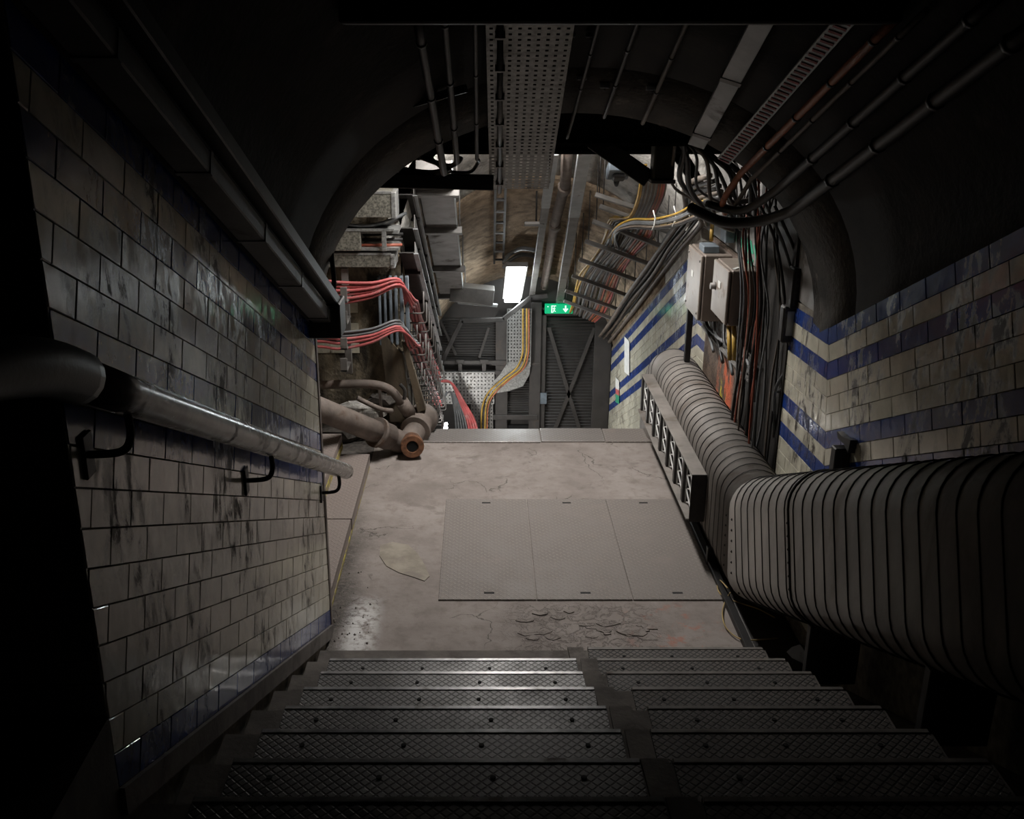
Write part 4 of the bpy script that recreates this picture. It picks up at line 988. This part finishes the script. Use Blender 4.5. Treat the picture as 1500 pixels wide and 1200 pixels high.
for i in range(6):
    z0 = at(560, 330, y=7.1).z
    cable([(-1.39, 7.08 + .03 * i, z0 + .03 - .012 * i), at(490, 327 + i * 1.5, y=7.1 + .03 * i), at(530, 331 + i, y=7.1 + .03 * i), at(562, 326 + i, y=7.12 + .03 * i), Vector((-.55, 7.4, z0 + .04))], .012, M['cblack' if i else 'cgrey'], f'dark cable slung between the upper two alcove trays, {ORD[i]} from the front', group='dark cables between the alcove trays')
for i, (h, lab) in enumerate(((1.80, 'highest sloping tray on the wall down the lower stairs'), (1.56, 'middle sloping tray on the wall down the lower stairs'), (1.38, 'lowest sloping tray on the wall down the lower stairs'))):
    o = thing('sloping_tray', lab, 'cable tray', hp(-.54, 9, h)); a = hp(-.545, 7.32, h); b = hp(-.545, 11.4, h)
    MB().bar(a, b, .12, .008, SUP).build('base', M['steel_dark'], o)
    sh = (.17, .11, .09)[i]; MB().bar(a + Vector((.06, 0, 0)) + SUP * sh * .4, b + Vector((.06, 0, 0)) + SUP * sh * .4, .006, sh, SUP).build('outer_side', M['steel'], o)
    MB().bar(a + Vector((.068, 0, 0)) - SUP * .008, b + Vector((.068, 0, 0)) - SUP * .008, .035, .006, SUP).build('lip', M['steel_light'], o)
    for k in range(4):
        q = a.lerp(b, .12 + .25 * k); MB().bar(q + Vector((-.06, 0, -.02)), q + Vector((.07, 0, -.02)), .03, .03, SUP).build('bracket', M['steel_dark'], o)
# upright strut in front of the alcove cables, with clamps
o = thing('upright_strut', 'grey slotted strut holding the red cables in the alcove', 'strut', at(503, 545, y=7.1))
a = at(499, 393, y=7.12); b = at(509, 548, y=7.12)
MB().box((a.x, 7.12, b.z), (a.x + .05, 7.16, a.z), bev=.003).build('strut', M['steel'], o)
for (y0, y1) in ((421, 444), (456, 476), (495, 513), (525, 545)):
    a = at(498, y0, y=6.90); b = at(509, y1, y=6.90); MB().box((a.x, 6.90, b.z), (b.x, 6.908, a.z), bev=.002).box((a.x, 6.90, b.z), (b.x, 7.12, b.z + .012)).build('clamp', M['steel'], o)
# hangers
NH = 12
for k in range(NH):
    y = 7.48 + .36 * k; lab = f'bent rod cable hanger on the lower stair wall, {ORD[k]} from the landing'
    o = thing('cable_hanger', lab, 'hanger', hp(-.59, y, .4), group='cable hangers on the lower stair wall')
    MB().box(hp(-.60, y - .02, .30), hp(-.592, y + .02, 1.28)).build('back_strip', M['steel_dark'], o)
    for (h, L, up_) in ((.96, .155, .17), (.78, .10, .09), (.63, .165, .17), (.44, .13, .13)):
        q = hp(-.592, y, h); pts = [q, q + Vector((L - .02, 0, 0)), q + Vector((L - .006, 0, .006)), q + Vector((L, 0, .02)), q + Vector((L, 0, up_))]
        MB().tube(pts, .0062, 6).build('hook', M['steel'], o)
    MB().tube([hp(-.592, y, .70), hp(-.51, y, .70), hp(-.51, y, .76)], .0055, 6).build('hook', M['steel'], o)
random.seed(11)
def hang_cable(ly0, conv, hh, xoff, r, mat, label, group, yy):
    pts = [at(440, ly0 + .5, y=yy), at(470, ly0, y=yy), at(500, ly0 + 3, y=yy + .01), at(545, ly0 * .55 + conv * .45 + 4, y=yy + .04), at(585, conv, y=yy + .12)]
    pts[0] = Vector((-1.38, yy + .02, pts[1].z))
    q = hp(-.585 + xoff, 7.62, hh)
    pts.append(Vector((q.x - .012, 7.34, q.z + .135))); pts.append(Vector((q.x, 7.50, q.z + .08)))
    for y in (7.8, 8.35, 8.9, 9.5, 10.1, 10.7, 11.3):
        sag = random.uniform(-.012, .0)
        pts.append(hp(-.585 + xoff + random.uniform(-.008, .008), y, hh + sag))
    return cable(pts, r, mat, label, group=group, n=8, per=5)
for i, (ly, cv) in enumerate(((411, 410), (417, 412), (423, 412), (429, 414), (435, 417), (441, 419))):
    hang_cable(ly, cv, .985 + .022 * (i % 3), .035 + .04 * (i // 3) + .012 * (i % 3), .0112, M['red'], f'pink red cable swept across the alcove top bundle, {ORD[i]} from above', 'upper red cables', 6.97 + .012 * (i % 2))
for i, (ly, cv) in enumerate(((484, 470), (487, 472), (490, 474), (493, 475), (496, 477))):
    hang_cable(ly, cv, .70 + .02 * (i % 2), .03 + .018 * i, .0095, M['cgrey'], f'grey cable swept across the alcove lower bundle, {ORD[i]} from above', 'lower grey cables', 6.99 + .012 * (i % 2))
for i, (ly, cv) in enumerate(((494, 479), (500, 481), (508, 484))):
    hang_cable(ly, cv, .655 + .012 * i, .05 + .03 * i, .0108, M['red'], f'orange red cable under the grey ones in the alcove, {ORD[i]} from above', 'lower red cables', 6.955)
# cables dropping at the end of the hangers
for i in range(9):
    red = i >= 5; f = i / 8
    a = hp(-.53 + .01 * i, 11.1, .95 if red else .65)
    pts = [a, at(658 + (4 if red else 0), 562 + (0 if red else 12), y=11.5), at(664 + 16 * f, 590, y=11.6), at(668 + 30 * f, 625, y=11.65), at(670 + 34 * f, 680, y=11.7)]
    cable(pts, .016 if red else .012, M['red' if red else 'cgrey'], (f'red cable fanning down at the end of the hangers, {ORD[i - 5]} from the wall' if red else f'grey cable fanning down below the hangers, {ORD[i]} from the wall'), group='red cables fanning down' if red else 'grey cables fanning down')
# blue grey upright panels
o = thing('upright_trunking', 'row of blue grey upright trunking strips behind the red cables', 'trunking', at(575, 500, y=7.35))
for k in range(6):
    a = at(553 + k * 8, 405, y=7.32); b = at(560 + k * 8, 505 - (0 if k < 4 else 20), y=7.32)
    MB().box((a.x, 7.30 + .008 * (k % 2), b.z), (b.x, 7.36, a.z), bev=.004).build('strip', M['bluegrey'], o)
# alcove masonry: old tiles, timber, rubble
for r_ in range(5):
    for c in range(4):
        x0 = -1.385 + c * PL + (PL / 2 if r_ % 2 else 0); z1 = 1.02 - r_ * PH
        if x0 + TL > -.86 or random.random() < .12: continue
        MB().box((x0, AY - .009, z1 - TH_), (x0 + TL, AY + .002, z1), bev=.002).build('tile', M['cream'], wab)
o = thing('timber_post', 'weathered timber pilaster standing behind the pipes', 'post', at(575, 620, y=7.35))
MB().prism([at(556, 482, y=7.30), at(590, 520, y=7.30), at(604, 618, y=7.30), at(572, 618, y=7.30)], (0, .1, 0)).build('board', M['timber'], o)
MB().prism([at(588, 500, y=7.27), at(597, 510, y=7.27), at(624, 600, y=7.27), at(612, 604, y=7.27)], (0, .06, 0)).build('batten', M['timber'], o)
def rock(c, r0, seed, mat='rubble'):
    rn = random.Random(seed); vs = []; fs = []
    for e in (-.8, -.2, .45, 1.0):
        for k in range(7):
            a = 2 * math.pi * k / 7 + e; rr = r0 * math.cos(e * 1.15) * rn.uniform(.75, 1.2)
            vs.append((c.x + 1.4 * rr * math.cos(a), c.y + rr * math.sin(a), c.z + r0 * .7 * (math.sin(e) + .7) * rn.uniform(.85, 1.1)))
    fs = [(i * 7 + k, i * 7 + (k + 1) % 7, (i + 1) * 7 + (k + 1) % 7, (i + 1) * 7 + k) for i in range(3) for k in range(7)] + [tuple(range(7)), tuple(range(21, 28))]
    return MB().add(vs, fs)
for i, (px, py, r0) in enumerate(((498, 640, .13), (525, 642, .10), (545, 640, .08), (512, 622, .09), (545, 605, .10), (520, 600, .11), (560, 585, .09))):
    c = at(px, py, y=7.2 + .02 * i); c.z = max(.0, c.z - r0 * .5)
    rock(c, r0, i, 'rubble').build('masonry_lump', M['plaster' if i in (4, 5) else 'rubble'], None, label=['dark lump of broken masonry behind the walkway corner', 'flat lump of broken masonry beneath the sloping pipe', 'small lump of broken masonry near the pipe collar', 'dusty lump of broken masonry above the walkway corner', 'pale broken plaster lump above the sloping pipe', 'pale broken plaster lump by the thin open pipe', 'dark broken lump below the curved pipe'][i], cat='rubble', group='broken masonry in the alcove')

# ------------------------------------------------------------------ cast iron pipe with tee
pi = thing('drain_pipe', 'fat dusty cast iron pipe with rusty open flange sloping down to the landing', 'pipe', (-.5, 6.9, 0))
A = at(455, 594, y=6.42); B = at(588, 648, y=6.98); ax = (B - A).normalized()
MB().tube([A - ax * .35, A.lerp(B, .74)], .082, 20).build('pipe_length', M['pipe'], pi)
q = A.lerp(B, .70)
MB().tube([q - ax * .0, q + ax * .03, q + ax * .03, q + ax * .14, q + ax * .15], [.112, .112, .098, .098, .084], 20).build('socket', M['pipe'], pi)
C1 = at(619, 612, y=7.40); 
el = smooth_path([q + ax * .12, B, B + ax * .06 + Vector((.01, .08, .0)), C1.lerp(B, .45) + Vector((.03, .0, 0))], 6)
MB().tube(el, .085, 20).build('elbow', M['pipe'], pi)
bk = (C1 - B).normalized()
s0_ = C1.lerp(B, .55) + Vector((.03, 0, 0)); s1_ = C1 + Vector((.01, .02, 0))
MB().tube([s0_, s0_.lerp(s1_, .12), s0_.lerp(s1_, .14), s0_.lerp(s1_, .62), s0_.lerp(s1_, .64), s1_], [.115, .118, .098, .098, .12, .12], 20).build('back_socket', M['pipe'], pi)
F = at(604, 654, y=6.80); fd = (Vector((.10, -1, .12))).normalized(); back = F - fd * .13
MB().tube([back, F - fd * .03, F - fd * .03, F], [.074, .078, .086, .086], 20).build('branch', M['rust'], pi)
MB().lathe(F, fd, [(-.004, .084), (.012, .084), (.015, .080), (.015, .046), (.002, .042)], 20).build('flange_ring', M['rust'], pi)
MB().lathe(F, fd, [(.0, .03), (.004, .040)], 16).build('bore', M['black'], pi)
p = thing('waste_pipe', 'thinner dusty pipe bending over above the fat cast iron pipe', 'pipe', at(560, 600, y=7.2))
pts = smooth_path([at(440, 566, y=7.05), at(500, 563, y=7.1), at(545, 563, y=7.12), at(570, 570, y=7.12), at(583, 583, y=7.14), at(590, 592, y=7.18)], 6)
MB().tube(pts, .033, 12).build('pipe_length', M['pipe'], p)
MB().tube([at(588, 588, y=7.16), at(600, 606, y=7.24)], .052, 12).build('socket', M['pipe'], p)
MB().tube(smooth_path([at(586, 563, y=7.1), at(593, 572, y=7.1), at(592, 585, y=7.1)], 5), .014, 8).build('hook', M['steel_dark'], p)
p = thing('open_pipe', 'thin rusty open ended pipe lying over the fat pipe', 'pipe', at(545, 600, y=7.0))
pts = smooth_path([at(523, 583, y=6.98), at(545, 594, y=7.0), at(560, 600, y=7.02), at(574, 602, y=7.08)], 5)
MB().tube(pts, .019, 10).build('pipe_length', M['pipe'], p)
dd = (pts[0] - pts[1]).normalized(); MB().tube([pts[0] - dd * .002, pts[0] + dd * .001], .013, 10).build('bore', M['black'], p)
MB().bar(at(556, 570, y=7.2), at(560, 620, y=7.2), .02, .02).build('pipe_stay', M['pipe'], None, label='thin iron stay standing between the curved pipe and the fat pipe', cat='stay')

# ------------------------------------------------------------------ fittings on the wall behind the duct
def cabinet(label, x0, x1, y0, y1, z0, z1):
    o = thing('cabinet', label, 'cabinet', (x1, y0, z0))
    MB().box((x0 + .022, y0, z0), (x1, y1, z1), bev=.006).build('body', M['box'], o)
    d = MB().box((x0, y0 + .004, z0 + .004), (x0 + .019, y1 - .004, z1 - .004), bev=.005).build('door', M['box'], o)
    return o, d
o, d = cabinet('larger brown grey electrical cabinet on the landing wall, behind the smaller one', 1.395, 1.60, 6.33, 6.76, 1.155, 1.585)
MB().box((1.3925, 6.55, 1.40), (1.395, 6.60, 1.44)).build('label_plate', M['white'], d)
for (yy, zz) in ((6.37, 1.2), (6.37, 1.54), (6.72, 1.2), (6.72, 1.54)): MB().tube([(1.388, yy, zz), (1.396, yy, zz)], .007, 8).build('screw', M['steel'], d)
MB().tube([(1.52, 6.322, 1.20), (1.52, 6.332, 1.20)], .014, 10).build('plug', M['steel_dark'], o)
MB().box((1.42, 6.4, 1.585), (1.52, 6.55, 1.63), bev=.004).build('blue_grey_top_box', M['bluegrey'], o)
o, d = cabinet('smaller brown grey electrical cabinet with black knob, nearest the stairs', 1.432, 1.60, 5.76, 6.15, 1.275, 1.605)
MB().box((1.4295, 5.93, 1.46), (1.432, 5.99, 1.50)).build('label_plate', M['white'], d)
kn = MB().tube([(1.40, 6.06, 1.45), (1.425, 6.06, 1.45), (1.433, 6.06, 1.45)], [.02, .02, .027], 12).build('knob', M['steel'], d)
MB().tube([(1.52, 5.752, 1.315), (1.52, 5.762, 1.315)], .014, 10).build('plug', M['steel_dark'], o)
MB().bar((1.47, 5.80, 1.608), (1.51, 5.84, 1.608), .02, .004).build('top_sticker', M['white'], o)
a = at(1010, 470, x=1.45); b = at(1016, 540, x=1.45)
MB().box((1.43, 6.80, .74), (1.47, 6.84, 1.20), bev=.003).box((1.42, 6.79, 1.15), (1.5, 6.85, 1.16)).build('support_post', M['steel_black'], None, label='short black post between the duct and the larger cabinet', cat='post')
gw = struct('wall_graffiti', MB().box((1.588, 5.80, -.02), (1.61, 6.915, 1.60)), M['graffiti'], 'dark rough wall smeared with orange and yellow paint behind the duct', 'wall')
for k in range(3): MB().box((1.607, 4.75 + k * .9, 1.61), (1.6205, 5.63 + k * .9, 2.45), bev=.003).build('wall_panel', M['steel'], None, label=['grey sheet panel above the tiled corner by the riser', 'grey sheet panel daubed with green above the cabinets', 'grey sheet panel nearest the lower tunnel mouth'][k], cat='panel', group='grey sheet panels')
mb = MB()
for pp in ([(1078, 345), (1090, 350), (1090, 364), (1080, 361)], [(1092, 347), (1101, 353), (1104, 372), (1096, 371)], [(1104, 358), (1113, 368), (1115, 384), (1107, 380)], [(1097, 376), (1104, 381), (1102, 391), (1095, 386)]):
    mb.prism([at(u, v, x=1.6055) for u, v in pp], (-.002, 0, 0))
mb.build('green_paint_mark', M['green'], None, label='green painted scrawl on the sheet panel above the cabinets', cat='graffiti')
o = thing('sloping_cable_tray', 'perforated tray sloping under the cabinets along the painted wall', 'cable tray', (1.56, 6.4, .9))
a = at(1030, 478, x=1.56); b = at(1101, 560, x=1.56); a0 = at(1036, 452, x=1.56); b0 = at(1101, 515, x=1.56)
perf(MB(), a, b - a, a0 - a, 18, 4, .4).build('perforated_sheet', M['steel'], o, fix=False)
MB().bar(a, b, .035, .012, (0, 0, 1)).build('lower_lip', M['steel'], o)
for k in range(5):
    f = (k + .4) / 5; q = a.lerp(b, f) + Vector((-.02, 0, .03))
    MB().tube(smooth_path([q + Vector((0, .25, .16 + .01 * k)), q + Vector((-.02, .1, .05)), q + Vector((0, -.12, .0 + .02 * k)), q + Vector((.01, -.3, -.1))], 5), .011, 6).build('tray_cable', M['cblack' if k % 2 else 'cgrey'], o)
for i, px in enumerate((1068, 1075)):
    a = at(px, 478, x=1.50); b = at(px + 1, 528, x=1.50)
    MB().tube([a, b], .014, 8).build('brass_conduit', M['yellow'], None, label=['tarnished brass conduit dropping below the smaller cabinet, further one', 'tarnished brass conduit dropping below the smaller cabinet, nearer one'][i], cat='conduit', group='brass conduits under the cabinet')
# yellow tail conduits above the larger cabinet
MB().tube([at(1044, 312, x=1.56), at(1042, 352, x=1.52)], .013, 8).build('yellow_conduit', M['yellow'], None, label='short upright yellow conduit above the larger cabinet', cat='conduit')
MB().box((1.54, 6.35, 1.66), (1.60, 6.5, 1.86), bev=.004).build('terminal_strip', M['bluegrey'], None, label='blue grey terminal strip beside the upright yellow conduit', cat='terminal')
# riser: shade of the recess coloured onto a flat black sheet, vertical cables in front
rb = struct('wall_riser', MB().box((1.592, 5.06, -.02), (1.61, 5.80, 2.3)), M['darkwall'], 'flat black sheet standing in for the shaded riser recess between tiles and painted wall', 'wall')
random.seed(3)
RC = ['cblack', 'cbrown', 'cgrey', 'cblack', 'redbrown', 'cgrey', 'cblack', 'redbrown', 'cbrown', 'redbrown', 'cblack', 'redbrown', 'cgrey', 'cblack', 'cgrey', 'cblack']
NAME = {'cblack': 'black', 'cbrown': 'brown', 'redbrown': 'rust red', 'cgrey': 'grey'}
for i, k in enumerate(RC):
    y = 5.13 + .64 * i / 15; x = 1.565 - random.choice((0, .03, .06)); pts = []
    tx = random.uniform(1.40, 1.54)
    pts.append(Vector((tx - .1, y - .2 + random.uniform(-.1, .1), 2.25))); pts.append(Vector((tx, y + random.uniform(-.05, .05), 2.15)))
    pts.append(Vector((x - .05, y + random.uniform(-.05, .05), 1.85)))
    for z in (1.5, 1.15, .8, .45, .05):
        pts.append(Vector((x + random.uniform(-.02, .012), y + random.uniform(-.05, .05), z)))
    cable(pts, random.choice((.006, .008, .012)) if k == 'cblack' else .006, M[k], f'{NAME[k]} cable hanging down the riser, {ORD[i]} from the stairs', group='riser cables')
# black cable tangle from the arch to the riser
for i in range(10):
    a = at(985 + 12 * i + random.uniform(-8, 8), 205 + 7 * i, y=5.0 + .04 * i); b = at(1035 + 10 * i, 330 + random.uniform(-20, 20), y=5.9 - .04 * i)
    m1 = a.lerp(b, .35) + Vector((random.uniform(-.08, .05), 0, -.05)); m2 = a.lerp(b, .7) + Vector((random.uniform(-.05, .08), 0, random.uniform(-.08, .02)))
    cable([a + Vector((-.15, -.1, .12)), a, m1, m2, b], random.choice((.008, .011, .015)), M['cblack' if i % 4 else 'cbrown'], f'dark cable in the tangle between arch and riser, {ORD[i]} from the olive post', group='tangled cables at the arch')
for i, (x0, xx) in enumerate(((1108, 1150), (1120, 1165), (1135, 1178))):
    cable([at(x0, 290 + 6 * i, y=5.1), at(x0 + 25, 345 + 6 * i, y=5.12), at(xx - 5, 400, y=5.12), at(xx, 446, y=5.15)], .009, M['cblack' if i != 1 else 'cgrey'], f'thin cable arching down to the small white fronted unit, {ORD[i]} from the riser', group='cables into the small unit')
mt = thing('control_unit', 'small black unit with a pale grey front hanging beside the riser', 'control unit', at(1162, 504, x=1.55))
a = at(1149, 449, x=1.53); b = at(1174, 503, x=1.53)
yc = 5.02; a = at(1149, 450, y=yc); b = at(1175, 503, y=yc)
MB().box((a.x, yc, b.z), (b.x, yc + .07, a.z), bev=.008).build('case', M['steel_dark'], mt)
a2 = at(1154, 456, y=yc); b2 = at(1168, 492, y=yc)
MB().box((a2.x, yc - .004, b2.z), (b2.x, yc + .002, a2.z), bev=.002).build('front_panel', M['steel_light'], mt)
MB().tube(smooth_path([Vector(((a.x + b.x) / 2, yc + .03, b.z)), at(1160, 520, y=5.05), at(1150, 545, y=5.08), at(1135, 575, y=5.1), at(1134, 640, y=5.12)], 5), .010, 6).build('tail_cable', M['cgrey'], mt)
MB().tube(smooth_path([Vector((b.x - .01, yc + .03, b.z)), at(1172, 530, y=5.0), at(1160, 555, y=5.05), at(1140, 575, y=5.1)], 5), .010, 6).build('tail_cable', M['cgrey'], mt)
for i, px in enumerate((1170, 1187)):
    a = at(px - 4, 400 + 10 * i, y=5.0); b = at(px + 3, 448 + 10 * i, y=5.0)
    o = thing('slotted_strip', ['slotted steel strip above the small unit, riser side', 'slotted steel strip above the small unit, stair side'][i], 'strip', b)
    perf(MB(), (a.x, 5.0, b.z), (b.x - a.x, 0, 0), (0, 0, a.z - b.z), 1, 5, .6).build('strip', M['steel_dark'], o, fix=False)
    MB().box((a.x - .01, 5.004, b.z - .02), (b.x + .03, 5.09, a.z + .02), bev=.006).build('backing_block', M['steel_black'], o)
o = thing('duct_bracket', 'black upright bracket on the tiled wall just above the duct', 'bracket', at(1222, 680, x=1.57))
a = at(1214, 634, x=1.565); b = at(1233, 682, x=1.565)
MB().box((1.53, b.y - .0, .70), (1.598, b.y + .055, a.z), bev=.004).build('upright', M['steel_black'], o)
MB().box((1.55, b.y + .055, a.z - .12), (1.58, b.y + .09, a.z - .08), bev=.003).build('lug', M['steel_black'], o)
o = thing('wall_hook', 'small broken black bracket on the tiles beside the upright one', 'bracket', at(1245, 650, x=1.59))
a = at(1237, 632, x=1.59); b = at(1254, 662, x=1.59)
MB().prism([at(1236, 632, x=1.598), at(1244, 640, x=1.598), at(1256, 645, x=1.598), at(1252, 664, x=1.598), at(1246, 650, x=1.598), at(1237, 642, x=1.598)], (-.03, 0, 0)).build('hook', M['steel_black'], o)
# notices on the far tiled wall
for i, (pp, m_, lab) in enumerate((([(915, 493), (922, 500), (922, 551), (915, 545)], 'white', 'tall white notice on the tiled wall near the louvred door'), ([(902, 553), (907, 558), (907, 572), (902, 569)], 'white', 'small white poster corner beside the louvred door'))):
    o = thing('notice', lab, 'notice', at(*pp[2], x=1.592)); MB().prism([at(u, v, x=1.5915) for u, v in pp], (-.003, 0, 0)).build('sheet', M[m_], o)
    if i == 1:
        MB().prism([at(u, v, x=1.5915) for u, v in [(902, 569), (907, 572), (907, 580), (902, 577)]], (-.003, 0, 0)).build('red_band', M['red'], o)
        MB().prism([at(u, v, x=1.5915) for u, v in [(902, 577), (907, 580), (907, 592), (902, 589)]], (-.003, 0, 0)).build('green_band', M['green'], o)

# ------------------------------------------------------------------ loose things at the stair foot
zf = .014
cable([at(1066, 862, z=.10), at(1054, 850, z=.03), at(1051, 862, z=zf), at(1060, 874, z=zf), at(1085, 884, z=zf), at(1110, 892, z=.02), at(1135, 905, z=.02)], .0036, M['wire'], 'thin yellow wire lying under the end of the duct', 'wire', 'wire')
cable([at(1070, 868, z=.05), at(1062, 882, z=zf), at(1058, 900, z=zf), at(1064, 920, z=zf), at(1082, 935, z=zf), at(1105, 938, z=.02), at(1140, 935, z=.03)], .0036, M['wire'], 'thin yellow wire looping out towards the lowest step', 'wire', 'wire')
o = thing('loose_panel', 'dark sheet panel lying beside the lowest step under the duct', 'panel', (1.47, 4.45, 0))
MB().box((1.352, 4.14, -.018), (1.59, 4.80, -.004), bev=.002).build('sheet', M['steel_dark'], o); MB().box((1.352, 4.14, -.004), (1.362, 4.80, .008)).build('turned_edge', M['steel'], o)
random.seed(9)
def crumple(label, pts, y, th, mat):
    P = [at(u, v, y=y + random.uniform(-.06, .06)) for u, v in pts]; c = sum(P, Vector()) / len(P) + Vector((0, -.05, .03))
    mb = MB(); n = len(P); off = Vector((.004, .006, -.004))
    mb.add(P + [c] + [p + off for p in P] + [c + off], [(i, (i + 1) % n, n) for i in range(n)] + [(n + 1 + (i + 1) % n, n + 1 + i, 2 * n + 1) for i in range(n)] + [(i, n + 1 + i, n + 1 + (i + 1) % n, (i + 1) % n) for i in range(n)])
    mb.build('plastic_scrap', M[mat], None, label=label, cat='scrap')
crumple('pale crumpled scrap of sheeting beside the lower steps', [(1152, 955), (1160, 948), (1172, 944), (1187, 948), (1194, 968), (1209, 988), (1208, 992), (1196, 982), (1176, 972), (1160, 964)], 3.95, .004, 'steel_light')
crumple('larger dim crumpled scrap of sheeting under the duct', [(1202, 955), (1222, 946), (1240, 950), (1250, 968), (1262, 985), (1258, 992), (1230, 976), (1208, 964)], 3.85, .004, 'steel')
